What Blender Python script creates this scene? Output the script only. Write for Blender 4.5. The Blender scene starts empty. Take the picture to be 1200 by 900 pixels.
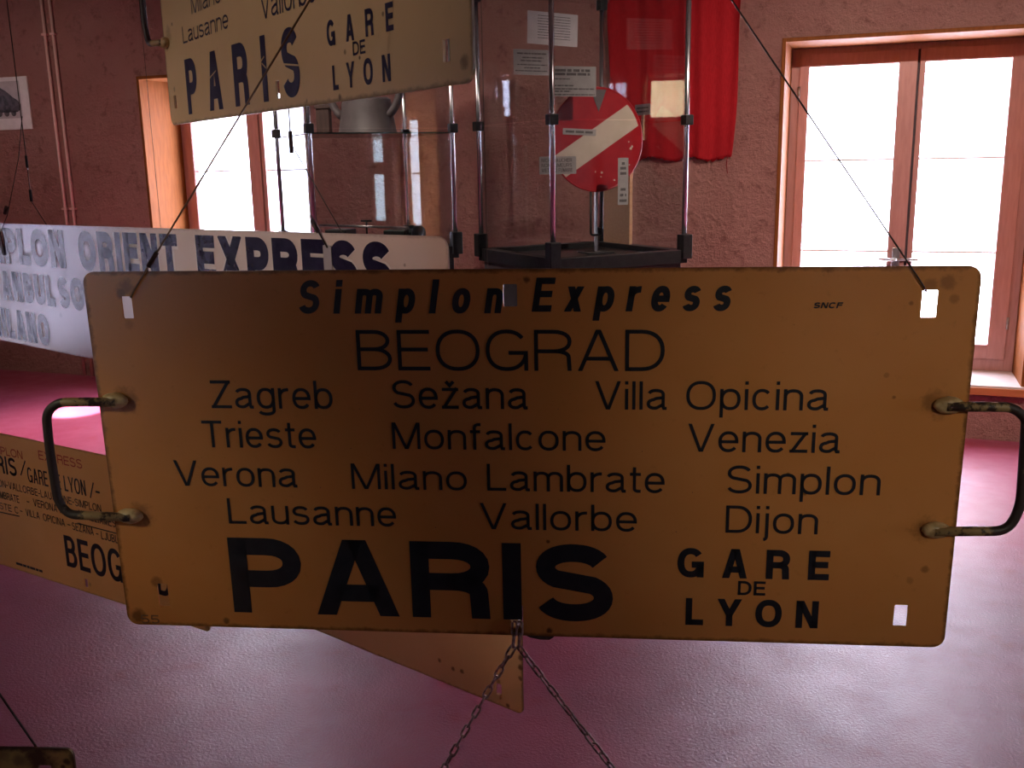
import bpy, bmesh, math, random
from mathutils import Vector, Matrix
from mathutils.geometry import tessellate_polygon
random.seed(7)
C = bpy.context.scene.collection
SC = bpy.context.scene
PI = math.pi

# ------------------------------------------------------------------ camera, world, light, exposure
def axes_matrix(x, y, z, loc):
    return Matrix(((x[0], y[0], z[0], loc[0]), (x[1], y[1], z[1], loc[1]), (x[2], y[2], z[2], loc[2]), (0, 0, 0, 1)))
cam = bpy.data.cameras.new('camera'); cam.sensor_width = 36.0; cam.lens = 34.5; cam.clip_start = 0.02; cam.clip_end = 200
cam_o = bpy.data.objects.new('camera', cam); C.objects.link(cam_o)
cam_o.matrix_world = axes_matrix((0.9379, 0.3464, -0.0181), (-0.0594, 0.2118, 0.9755), (0.3418, -0.9139, 0.2192), (0, 0, 1.6))
SC.camera = cam_o
SC.view_settings.view_transform = 'Standard'; SC.view_settings.look = 'None'
SC.view_settings.gamma = 1.0; SC.view_settings.use_curve_mapping = False
SC.view_settings.exposure = 0.9
SC.cycles.max_bounces = 10; SC.cycles.diffuse_bounces = 6; SC.cycles.glossy_bounces = 5; SC.cycles.transparent_max_bounces = 24
SC.cycles.use_denoising = True; SC.cycles.caustics_reflective = False; SC.cycles.caustics_refractive = False
SC.cycles.sample_clamp_indirect = 6.0

WORLD_STRENGTH = 12.0
w = bpy.data.worlds.new('sky'); SC.world = w; w.use_nodes = True
bg = w.node_tree.nodes['Background']; bg.inputs[0].default_value = (0.84, 0.85, 1.0, 1); bg.inputs[1].default_value = WORLD_STRENGTH
w.cycles.sampling_method = 'AUTOMATIC'

def portal(name, loc, size_x, size_y, direction):
    l = bpy.data.lights.new(name, 'AREA'); l.shape = 'RECTANGLE'; l.size = size_x; l.size_y = size_y
    l.cycles.is_portal = True
    o = bpy.data.objects.new(name, l); C.objects.link(o); o.location = loc
    o.rotation_euler = Vector(direction).to_track_quat('-Z', 'Y').to_euler()
    return o
portal('daylight_portal', (0.12, 6.56, 1.3), 1.4, 1.95, (0, -1, 0))
portal('daylight_portal', (-4.42, 6.56, 1.3), 1.4, 1.95, (0, -1, 0))
portal('daylight_portal', (-7.30, 1.60, 0.9), 0.6, 1.2, (1, 0, 0))
portal('daylight_portal', (-7.30, 5.72, 2.25), 0.3, 0.46, (1, 0, 0))
portal('daylight_portal', (4.85, 3.93, 2.2), 0.46, 0.46, (-1, 0, 0))
portal('daylight_portal', (4.85, 1.2, 1.5), 0.4, 1.4, (-1, 0, 0))
portal('daylight_portal', (-2.55, -5.35, 0.95), 0.3, 1.2, (0, 1, 0))
portal('daylight_portal', (3.40, -5.35, 0.95), 0.3, 1.2, (0, 1, 0))
sun = bpy.data.lights.new('sun', 'SUN'); sun.energy = 20; sun.angle = 0.009; sun.color = (0.95, 0.95, 1.0)
sun_o = bpy.data.objects.new('sun', sun); C.objects.link(sun_o); sun_o.location = (0, -20, 20)
sun_o.rotation_euler = Vector((0.18, 0.72, -0.67)).to_track_quat('-Z', 'Y').to_euler()
# unseen spots added for the small bright pool of light on the floor at the left
def spot(name, loc, target, energy, angle, blend, color, radius=0.03):
    l = bpy.data.lights.new(name, 'SPOT'); l.energy = energy; l.spot_size = math.radians(angle); l.spot_blend = blend
    l.color = color; l.shadow_soft_size = radius
    o = bpy.data.objects.new(name, l); C.objects.link(o); o.location = loc
    o.rotation_euler = (Vector(target) - Vector(loc)).to_track_quat('-Z', 'Y').to_euler()
    return o
spot('floor_spot', (-5.3, 4.3, 2.95), (-5.08, 5.07, 0), 3000, 8, 0.6, (1, 0.93, 0.88))
spot('floor_spot', (-4.6, 3.9, 2.95), (-4.75, 4.55, 0), 240, 40, 1.0, (1, 0.93, 0.90))  # wide spot added to brighten the floor around that pool

# warm wall-washing spotlights under the ceiling (their bulbs glint in the glass cases)
WARM = (1.0, 0.80, 0.68)
for loc, tgt, e, an in (((0.2, 3.5, 2.9), (-0.5, 6.04, 0.7), 100, 100), ((2.4, 3.4, 2.9), (1.5, 6.04, 0.8), 80, 95), ((-3.0, 3.3, 2.9), (-2.9, 6.04, 0.8), 66, 100), ((-5.8, 3.4, 2.9), (-5.9, 6.04, 1.0), 34, 95)):
    spot('wall_spotlight', loc, tgt, e, an, 0.9, WARM, 0.02)

for loc, tgt, e, an, col in (((-2.7, -1.1, 2.9), (-0.72, 1.16, 1.98), 38, 22, WARM), ((-3.2, -0.9, 2.9), (-1.2, 1.70, 1.27), 80, 22, WARM), ((-3.6, -0.6, 2.9), (-2.15, 2.12, 0.62), 34, 20, WARM),
                             ((-2.6, -1.6, 2.9), (-0.92, 0.92, 1.28), 72, 9.5, (1, 0.97, 0.70)), ((1.9, -1.9, 2.9), (0.08, 1.15, 1.36), 66, 13.5, (1, 0.95, 0.75))):
    spot('plaque_fill_spot', loc, tgt, e, an, 1.0, col, 0.14)  # unseen spots added to light the plaques and the main plaque's two edges

# ------------------------------------------------------------------ materials
class NT:
    def __init__(s, name):
        s.m = bpy.data.materials.new(name); s.m.use_nodes = True; s.t = s.m.node_tree; s.n = s.t.nodes; s.l = s.t.links
        s.b = s.n['Principled BSDF']; s.out = s.n['Material Output']
    def add(s, typ, **kw):
        n = s.n.new(typ)
        for k, v in kw.items(): setattr(n, k, v)
        return n
    def put(s, sock, v):
        if hasattr(v, 'is_output') or isinstance(v, bpy.types.NodeSocket): s.l.new(v, sock)
        else: sock.default_value = v
    def math(s, op, a, b=0.0, clamp=False):
        n = s.add('ShaderNodeMath', operation=op, use_clamp=clamp); s.put(n.inputs[0], a); s.put(n.inputs[1], b); return n.outputs[0]
    def smooth(s, x, lo, hi, a=0.0, b=1.0):
        n = s.add('ShaderNodeMapRange', interpolation_type='SMOOTHSTEP'); s.put(n.inputs[0], x)
        n.inputs[1].default_value = lo; n.inputs[2].default_value = hi; n.inputs[3].default_value = a; n.inputs[4].default_value = b
        return n.outputs[0]
    def mix(s, f, a, b):
        n = s.add('ShaderNodeMix', data_type='RGBA'); s.put(n.inputs[0], f); s.put(n.inputs[6], a); s.put(n.inputs[7], b); return n.outputs[2]
    def obj(s):
        return s.add('ShaderNodeTexCoord').outputs['Object']
    def noise(s, vec, scale, detail=4, rough=0.6):
        n = s.add('ShaderNodeTexNoise'); s.put(n.inputs['Vector'], vec); n.inputs['Scale'].default_value = scale
        n.inputs['Detail'].default_value = detail; n.inputs['Roughness'].default_value = rough; return n.outputs[0]
    def stretch(s, vec, sc):
        n = s.add('ShaderNodeMapping'); s.put(n.inputs[0], vec); n.inputs[3].default_value = sc; return n.outputs[0]
    def bump(s, h, strength, dist):
        n = s.add('ShaderNodeBump'); s.put(n.inputs['Height'], h); n.inputs['Strength'].default_value = strength; n.inputs['Distance'].default_value = dist
        s.l.new(n.outputs[0], s.b.inputs['Normal'])
    def base(s, c=None, rough=None, metal=None, spec=None):
        if c is not None: s.put(s.b.inputs['Base Color'], c)
        if rough is not None: s.put(s.b.inputs['Roughness'], rough)
        if metal is not None: s.b.inputs['Metallic'].default_value = metal
        if spec is not None: s.b.inputs['Specular IOR Level'].default_value = spec
        return s.m
def rgb(r, g, b): return (r, g, b, 1)
def mottled(name, a, b, scale=30, rough=0.5, metal=0, spec=0.5, bump=None, stretch=None):
    t = NT(name); v = t.obj()
    if stretch: v = t.stretch(v, stretch)
    n = t.noise(v, scale); f = t.smooth(n, 0.35, 0.65)
    t.base(t.mix(f, rgb(*a), rgb(*b)), rough, metal, spec)
    if bump: t.bump(n, bump[0], bump[1])
    return t.m

def plaque(name, c1, c2, rough, size, spots=(), rust=(0.10, 0.035, 0.012), edge=0.006, grime=0.35, spec=0.5, u0=0.0, v0=0.0, edge_amt=0.6):
    """enamelled plate: two close tones, grime, rusty rim and rust spots given as (u, v, radius, strength)"""
    t = NT(name); v = t.obj()
    n1 = t.noise(v, 5, 3); n2 = t.noise(v, 60, 5, 0.7); n3 = t.noise(v, 170, 3)
    col = t.mix(t.smooth(n1, 0.3, 0.7), rgb(*c1), rgb(*c2))
    col = t.mix(t.math('MULTIPLY', t.smooth(n2, 0.58, 0.85), grime), col, rgb(*rust))
    col = t.mix(t.math('MULTIPLY', t.smooth(n3, 0.72, 0.78), 0.5), col, rgb(*rust))
    sx = t.add('ShaderNodeSeparateXYZ'); t.l.new(v, sx.inputs[0])
    W, H = size
    dx = t.math('MINIMUM', t.math('SUBTRACT', sx.outputs[0], u0), t.math('SUBTRACT', u0 + W, sx.outputs[0]))
    dy = t.math('MINIMUM', t.math('SUBTRACT', sx.outputs[1], v0), t.math('SUBTRACT', v0 + H, sx.outputs[1]))
    d = t.math('ADD', t.math('MINIMUM', dx, dy), t.math('MULTIPLY', t.math('SUBTRACT', n2, 0.5), -0.012))
    mask = t.math('MULTIPLY', t.smooth(d, 0.0, edge, 1.0, 0.0), edge_amt)
    for (u, vv, r, st) in spots:
        m = t.add('ShaderNodeVectorMath', operation='DISTANCE'); t.l.new(v, m.inputs[0]); m.inputs[1].default_value = (u, vv, 0)
        q = t.math('ADD', m.outputs['Value'], t.math('MULTIPLY', t.math('SUBTRACT', n2, 0.5), r * 1.6))
        mask = t.math('MAXIMUM', mask, t.math('MULTIPLY', t.smooth(q, r * 0.3, r, 1.0, 0.0), st))
    t.base(t.mix(mask, col, rgb(*rust)), rough, 0, spec)
    t.bump(n2, 0.08, 0.001)
    return t.m

def glass_mat(name, tint=(1, 1, 1), refl=1.0, ior=1.5):
    t = NT(name); t.n.remove(t.b)
    tr = t.add('ShaderNodeBsdfTransparent'); tr.inputs[0].default_value = rgb(*tint)
    gl = t.add('ShaderNodeBsdfGlossy'); gl.inputs['Roughness'].default_value = 0.0
    lw = t.add('ShaderNodeLayerWeight'); lw.inputs[0].default_value = 0.5; f0 = ((ior - 1) / (ior + 1)) ** 2
    sch = t.math('ADD', t.math('MULTIPLY', t.math('POWER', lw.outputs['Facing'], 5.0), 1 - f0), f0)
    mx = t.add('ShaderNodeMixShader'); t.l.new(t.math('MULTIPLY', sch, refl, True), mx.inputs[0])
    t.l.new(tr.outputs[0], mx.inputs[1]); t.l.new(gl.outputs[0], mx.inputs[2]); t.l.new(mx.outputs[0], t.out.inputs[0])
    return t.m

M = {}
def wall_mat():
    t = NT('pink_roughcast'); v = t.obj()
    a = t.noise(v, 13, 9, 0.70); b = t.noise(v, 2.2, 3); c = t.noise(v, 45, 5, 0.75)
    col = t.mix(t.smooth(b, 0.3, 0.7), rgb(0.56, 0.27, 0.24), rgb(0.62, 0.32, 0.28))
    col = t.mix(t.math('MULTIPLY', t.smooth(a, 0.54, 0.68), 0.7), col, rgb(0.33, 0.14, 0.125))
    t.base(col, 0.95, 0, 0.15)
    h = t.math('ADD', t.math('MULTIPLY', a, 1.0), t.math('MULTIPLY', c, 0.4)); t.bump(h, 1.0, 0.08)
    return t.m
M['wall'] = wall_mat()
def floor_mat():
    t = NT('red_painted_floor'); v = t.obj()
    a = t.noise(v, 1.6, 5, 0.6); b = t.noise(v, 6, 5, 0.65); c = t.noise(v, 110, 4, 0.65)
    col = t.mix(t.smooth(a, 0.35, 0.65), rgb(0.36, 0.050, 0.105), rgb(0.42, 0.085, 0.155))
    col = t.mix(t.math('MULTIPLY', t.smooth(b, 0.55, 0.75), 0.5), col, rgb(0.38, 0.028, 0.05))
    t.base(col, t.smooth(b, 0.3, 0.7, 0.32, 0.44), 0, 0.8)
    t.bump(t.math('ADD', c, t.math('MULTIPLY', b, 0.5)), 0.6, 0.004)
    return t.m
M['floor'] = floor_mat()
M['ceiling'] = mottled('dark_unseen_ceiling', (0.085, 0.05, 0.032), (0.12, 0.07, 0.045), 4, 0.8, stretch=(1, 9, 1))  # unseen ceiling darkened to keep bounce light off the plaques
M['dark_wall'] = mottled('dark_unseen_wall', (0.10, 0.045, 0.035), (0.14, 0.06, 0.05), 4, 0.8, stretch=(9, 9, 1))  # unseen side and rear walls, dark to cut light on the plaques
M['sill'] = mottled('daylit_pale_sill', (0.66, 0.56, 0.53), (0.72, 0.62, 0.59), 6, 0.4, spec=0.5, stretch=(1.2, 9, 9))  # sill wood made pale in colour to look overexposed by daylight
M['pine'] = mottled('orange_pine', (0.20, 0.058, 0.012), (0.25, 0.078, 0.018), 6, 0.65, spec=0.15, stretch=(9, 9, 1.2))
M['pine_edge'] = mottled('varnished_pine_edge', (0.46, 0.13, 0.04), (0.52, 0.16, 0.055), 6, 0.5, stretch=(1.2, 9, 9))
M['frame'] = mottled('flare_paled_wood', (0.43, 0.20, 0.18), (0.48, 0.235, 0.21), 6, 0.4, stretch=(9, 9, 1.2))  # wood colour lightened and pinked to imitate lens flare
M['black_gap'] = mottled('dark_gap_strip', (0.07, 0.045, 0.055), (0.09, 0.06, 0.07), 20, 0.6)  # dark strip in the gap between the sashes
M['pane'] = glass_mat('window_glass', (0.97, 0.98, 1.0), 0.9)
M['vitrine'] = glass_mat('vitrine_glass', (0.93, 0.95, 0.95), 1.0, 1.55)
M['shelf_glass'] = glass_mat('shelf_glass', (0.80, 0.90, 0.86), 1.0)
M['glass_edge'] = mottled('green_glass_edge', (0.05, 0.10, 0.09), (0.08, 0.14, 0.12), 10, 0.15)
M['chrome'] = mottled('brushed_chrome', (0.74, 0.74, 0.78), (0.80, 0.80, 0.84), 40, 0.22, 1.0)
M['plinth'] = mottled('dark_grey_plinth', (0.075, 0.065, 0.07), (0.095, 0.085, 0.09), 12, 0.5)
M['steel'] = mottled('dull_steel', (0.40, 0.38, 0.38), (0.52, 0.50, 0.50), 40, 0.35, 1.0)
M['black'] = mottled('black_plastic', (0.012, 0.011, 0.013), (0.022, 0.02, 0.022), 40, 0.45)
M['blacklac'] = mottled('black_lacquer', (0.010, 0.009, 0.011), (0.016, 0.014, 0.016), 12, 0.3)
M['wire'] = mottled('dark_wire', (0.055, 0.04, 0.035), (0.09, 0.07, 0.06), 200, 0.45, 0.6)
M['wire_brown'] = mottled('brown_wire', (0.24, 0.14, 0.08), (0.30, 0.18, 0.10), 200, 0.5, 0.3)
M['ferrule'] = mottled('brown_ferrule', (0.07, 0.03, 0.025), (0.11, 0.05, 0.04), 150, 0.5, 0.4)
M['chain'] = mottled('rusty_chain', (0.30, 0.16, 0.14), (0.52, 0.36, 0.34), 130, 0.34, 0.7)
M['ink'] = mottled('black_ink', (0.010, 0.010, 0.016), (0.016, 0.015, 0.022), 60, 0.42)
M['navy'] = mottled('navy_ink', (0.020, 0.016, 0.05), (0.032, 0.026, 0.07), 60, 0.38)
M['navy_gloss'] = mottled('navy_gloss_enamel', (0.018, 0.014, 0.045), (0.026, 0.02, 0.06), 60, 0.24)
M['red_ink'] = mottled('red_ink', (0.40, 0.022, 0.012), (0.46, 0.03, 0.018), 60, 0.45)
M['stamp_ink'] = mottled('brown_stamp', (0.14, 0.06, 0.02), (0.20, 0.09, 0.03), 90, 0.6)
M['flag'] = mottled('red_cloth', (0.34, 0.008, 0.014), (0.42, 0.013, 0.02), 30, 0.85, spec=0.2, stretch=(8, 8, 1))
M['disc_red'] = mottled('red_enamel', (0.38, 0.010, 0.018), (0.44, 0.016, 0.024), 12, 0.3)
M['disc_white'] = mottled('aged_white_enamel', (0.62, 0.50, 0.40), (0.68, 0.56, 0.46), 12, 0.3)
M['card'] = mottled('white_card', (0.72, 0.66, 0.66), (0.78, 0.72, 0.72), 20, 0.7)
M['greycard'] = mottled('grey_card', (0.38, 0.34, 0.34), (0.43, 0.39, 0.385), 20, 0.7)
M['print_ink'] = mottled('grey_print', (0.10, 0.085, 0.09), (0.15, 0.13, 0.13), 60, 0.7)
M['board'] = mottled('pale_wood', (0.62, 0.33, 0.19), (0.70, 0.40, 0.24), 8, 0.6, stretch=(12, 12, 1))
M['grey_paint'] = mottled('grey_paint', (0.11, 0.085, 0.09), (0.14, 0.11, 0.115), 14, 0.5)
M['darkwood'] = mottled('dark_brown_wood', (0.07, 0.035, 0.03), (0.10, 0.05, 0.04), 14, 0.5, stretch=(8, 8, 1))
M['pipe'] = mottled('pink_painted_conduit', (0.80, 0.46, 0.42), (0.85, 0.50, 0.46), 20, 0.5)
M['facade'] = mottled('cream_render', (0.74, 0.74, 0.84), (0.78, 0.78, 0.88), 3, 0.9)
M['facade2'] = mottled('ochre_render', (0.56, 0.46, 0.22), (0.64, 0.54, 0.28), 3, 0.9)
M['facade3'] = mottled('greyish_render', (0.46, 0.43, 0.50), (0.52, 0.49, 0.56), 3, 0.9)
M['tile'] = mottled('clay_tile', (0.50, 0.32, 0.24), (0.66, 0.48, 0.38), 7, 0.85)
M['bar'] = mottled('pale_glazing_bar', (0.72, 0.66, 0.66), (0.78, 0.72, 0.72), 20, 0.4)  # bars coloured pale to look washed out by window glare
M['photo_dark'] = mottled('dark_photo_print', (0.02, 0.018, 0.02), (0.09, 0.07, 0.075), 30, 0.4)
M['photo_grey'] = mottled('grey_photo_print', (0.42, 0.37, 0.37), (0.50, 0.45, 0.45), 12, 0.4)
def rod_mat():
    t = NT('worn_painted_iron'); v = t.obj(); n = t.noise(v, 45, 5, 0.7); n2 = t.noise(v, 160, 4, 0.7)
    sx = t.add('ShaderNodeSeparateXYZ'); t.l.new(v, sx.inputs[0])
    out = t.math('MAXIMUM', t.math('MULTIPLY', sx.outputs[0], -1.0), t.math('SUBTRACT', sx.outputs[0], 1.0))   # the grip itself is worn bare
    worn = t.smooth(out, 0.030, 0.052, 0.0, 0.22)
    f = t.smooth(t.math('SUBTRACT', t.math('ADD', n, t.math('MULTIPLY', t.math('SUBTRACT', n2, 0.5), 0.35)), worn), 0.42, 0.54)
    t.base(t.mix(f, rgb(0.040, 0.022, 0.018), rgb(0.36, 0.23, 0.10)), 0.5, 0, 0.5); t.bump(n2, 0.4, 0.001)
    return t.m
M['rod'] = rod_mat()
M['rod_dark'] = mottled('dark_rusty_iron', (0.030, 0.016, 0.014), (0.075, 0.045, 0.032), 60, 0.45, 0.3)
M['pad'] = mottled('yellow_weld', (0.38, 0.23, 0.10), (0.66, 0.46, 0.24), 70, 0.4, bump=(0.5, 0.002))

# ------------------------------------------------------------------ mesh helpers
def link(name, bm, mat, parent=None, smooth=False):
    me = bpy.data.meshes.new(name); bm.normal_update(); bm.to_mesh(me); bm.free()
    for m in (mat if isinstance(mat, (list, tuple)) else [mat]): me.materials.append(m)
    if smooth:
        for p in me.polygons: p.use_smooth = True
    o = bpy.data.objects.new(name, me); C.objects.link(o)
    if parent is not None: o.parent = parent
    return o
def auto_smooth(o, ang=0.6):
    me = o.data
    for p in me.polygons: p.use_smooth = True
    bm = bmesh.new(); bm.from_mesh(me)
    for e in bm.edges:
        if len(e.link_faces) == 2 and e.calc_face_angle(0) > ang: e.smooth = False
    bm.to_mesh(me); bm.free()
    return o
def tag(o, label, cat, group=None):
    o['label'] = label; o['category'] = cat
    if group: o['group'] = group
    return o
def struct(o): o['kind'] = 'structure'; return o
def empty(name, mw=None, loc=(0, 0, 0)):
    o = bpy.data.objects.new(name, None); C.objects.link(o); o.empty_display_size = 0.05
    if mw is not None: o.matrix_world = mw
    else: o.location = loc
    return o
def add_box(bm, lo, hi, bevel=0.0):
    r = bmesh.ops.create_cube(bm, size=1.0)
    vs = r['verts']
    for v in vs:
        v.co = Vector([(lo[i] + hi[i]) / 2 + v.co[i] * (hi[i] - lo[i]) for i in range(3)])
    if bevel:
        es = list({e for v in vs for e in v.link_edges})
        bmesh.ops.bevel(bm, geom=es, offset=bevel, segments=2, affect='EDGES', profile=0.5)
    return vs
def box(name, lo, hi, mat, parent=None, bevel=0.0):
    bm = bmesh.new(); add_box(bm, lo, hi, bevel); return link(name, bm, mat, parent)
def round_path(pts, r, n=5):
    pts = [Vector(p) for p in pts]; out = [pts[0]]
    for a, b, c in zip(pts, pts[1:], pts[2:]):
        d1 = (a - b); d2 = (c - b); k = min(r, d1.length * 0.49, d2.length * 0.49)
        p, q = b + d1.normalized() * k, b + d2.normalized() * k
        for i in range(n + 1):
            t = i / n; out.append(p * (1 - t) ** 2 + b * 2 * t * (1 - t) + q * t * t)
    out.append(pts[-1]); return out
def add_tube(bm, pts, r, n=8, closed=False, caps=True):
    pts = [Vector(p) for p in pts]; N = len(pts); rings = []
    up = None
    for i, p in enumerate(pts):
        if closed: t = (pts[(i + 1) % N] - pts[i - 1])
        else: t = pts[min(i + 1, N - 1)] - pts[max(i - 1, 0)]
        t.normalize()
        if up is None:
            up = Vector((0, 0, 1)) if abs(t.z) < 0.9 else Vector((1, 0, 0))
        a = up - t * up.dot(t)
        if a.length < 1e-6: a = t.orthogonal()
        a.normalize(); up = a; b = t.cross(a)
        rr = r[i] if isinstance(r, (list, tuple)) else r
        rings.append([bm.verts.new(p + a * math.cos(2 * PI * k / n) * rr + b * math.sin(2 * PI * k / n) * rr) for k in range(n)])
    for i in range(N if closed else N - 1):
        A, B = rings[i], rings[(i + 1) % N]
        off = 0
        if closed and i == N - 1:
            off = min(range(n), key=lambda s: (A[0].co - B[s].co).length)
        for k in range(n):
            bm.faces.new((A[k], A[(k + 1) % n], B[(k + 1 + off) % n], B[(k + off) % n]))
    if caps and not closed:
        bm.faces.new(list(reversed(rings[0]))); bm.faces.new(rings[-1])
def tube(name, pts, r, mat, parent=None, n=8, closed=False):
    bm = bmesh.new(); add_tube(bm, pts, r, n, closed); return link(name, bm, mat, parent, True)
def rrect(x0, y0, x1, y1, r, n=6):
    out = []
    for cx, cy, a0 in ((x1 - r, y0 + r, -90), (x1 - r, y1 - r, 0), (x0 + r, y1 - r, 90), (x0 + r, y0 + r, 180)):
        for i in range(n + 1):
            a = math.radians(a0 + 90 * i / n); out.append((cx + r * math.cos(a), cy + r * math.sin(a)))
    return out
def add_plate(bm, outer, holes, z0, z1, mi=0):
    loops = [outer] + [list(reversed(h)) for h in holes]
    flat = [p for l in loops for p in l]
    tris = tessellate_polygon([[Vector((p[0], p[1], 0)) for p in l] for l in loops])
    f = [bm.verts.new((p[0], p[1], z1)) for p in flat]; b = [bm.verts.new((p[0], p[1], z0)) for p in flat]
    for t in tris:
        p, q, s = (Vector(flat[i]) for i in t)
        if (q - p).cross(s - p) < 0: t = (t[0], t[2], t[1])
        try:
            bm.faces.new([f[i] for i in t]); bm.faces.new([b[i] for i in reversed(t)])
        except ValueError: pass
    k = 0
    for l in loops:
        m = len(l)
        for i in range(m):
            a, c = k + i, k + (i + 1) % m
            bm.faces.new((f[c], f[a], b[a], b[c]))
        k += m
    return bm
def plate(name, outer, holes, z0, z1, mat, parent=None):
    bm = bmesh.new(); add_plate(bm, outer, holes, z0, z1); return link(name, bm, mat, parent)
def add_lathe(bm, prof, n=24, axis_loc=(0, 0, 0), sx=1.0, sy=1.0):
    rings = []
    for r, z in prof:
        rings.append([bm.verts.new((axis_loc[0] + sx * r * math.cos(2 * PI * k / n), axis_loc[1] + sy * r * math.sin(2 * PI * k / n), axis_loc[2] + z)) for k in range(n)])
    for A, B in zip(rings, rings[1:]):
        for k in range(n): bm.faces.new((A[k], A[(k + 1) % n], B[(k + 1) % n], B[k]))
    bm.faces.new(list(reversed(rings[0]))); bm.faces.new(rings[-1])
def blob(name, loc, scale, mat, parent=None, jitter=0.0, seg=14):
    bm = bmesh.new(); bmesh.ops.create_uvsphere(bm, u_segments=seg, v_segments=seg // 2 + 2, radius=1.0)
    for v in bm.verts:
        j = 1 + random.uniform(-jitter, jitter)
        v.co = Vector((loc[0] + v.co.x * scale[0] * j, loc[1] + v.co.y * scale[1] * j, loc[2] + v.co.z * scale[2] * j))
    return link(name, bm, mat, parent, True)

# ------------------------------------------------------------------ lettering: own grotesque drawn as pen strokes
def arc(cx, cy, rx, ry, a0, a1, n=14, e=2.25):
    out = []
    for i in range(n + 1):
        a = math.radians(a0 + (a1 - a0) * i / n); c, s = math.cos(a), math.sin(a)
        out.append((cx + rx * math.copysign(abs(c) ** (2 / e), c), cy + ry * math.copysign(abs(s) ** (2 / e), s)))
    return out
XH = 0.735
WID = dict(A=.86, B=.76, C=.84, D=.82, E=.70, F=.66, G=.90, H=.78, I=.0, J=.56, K=.80, L=.64, M=.94, N=.79, O=.94, P=.74, R=.79, S=.77, T=.76, U=.79, V=.86, X=.86, Y=.86, Z=.74,
           a=.66, b=.65, c=.61, e=.65, f=.36, g=.65, i=.0, j=.16, l=.0, m=.98, n=.61, o=.66, p=.65, r=.37, s=.60, t=.36, u=.61, x=.60, z=.57)
WID['ž'] = .57; WID['Ž'] = .74; WID['5'] = .64; WID['-'] = .42; WID['.'] = .0; WID['/'] = .4; WID[' '] = .32
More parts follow.
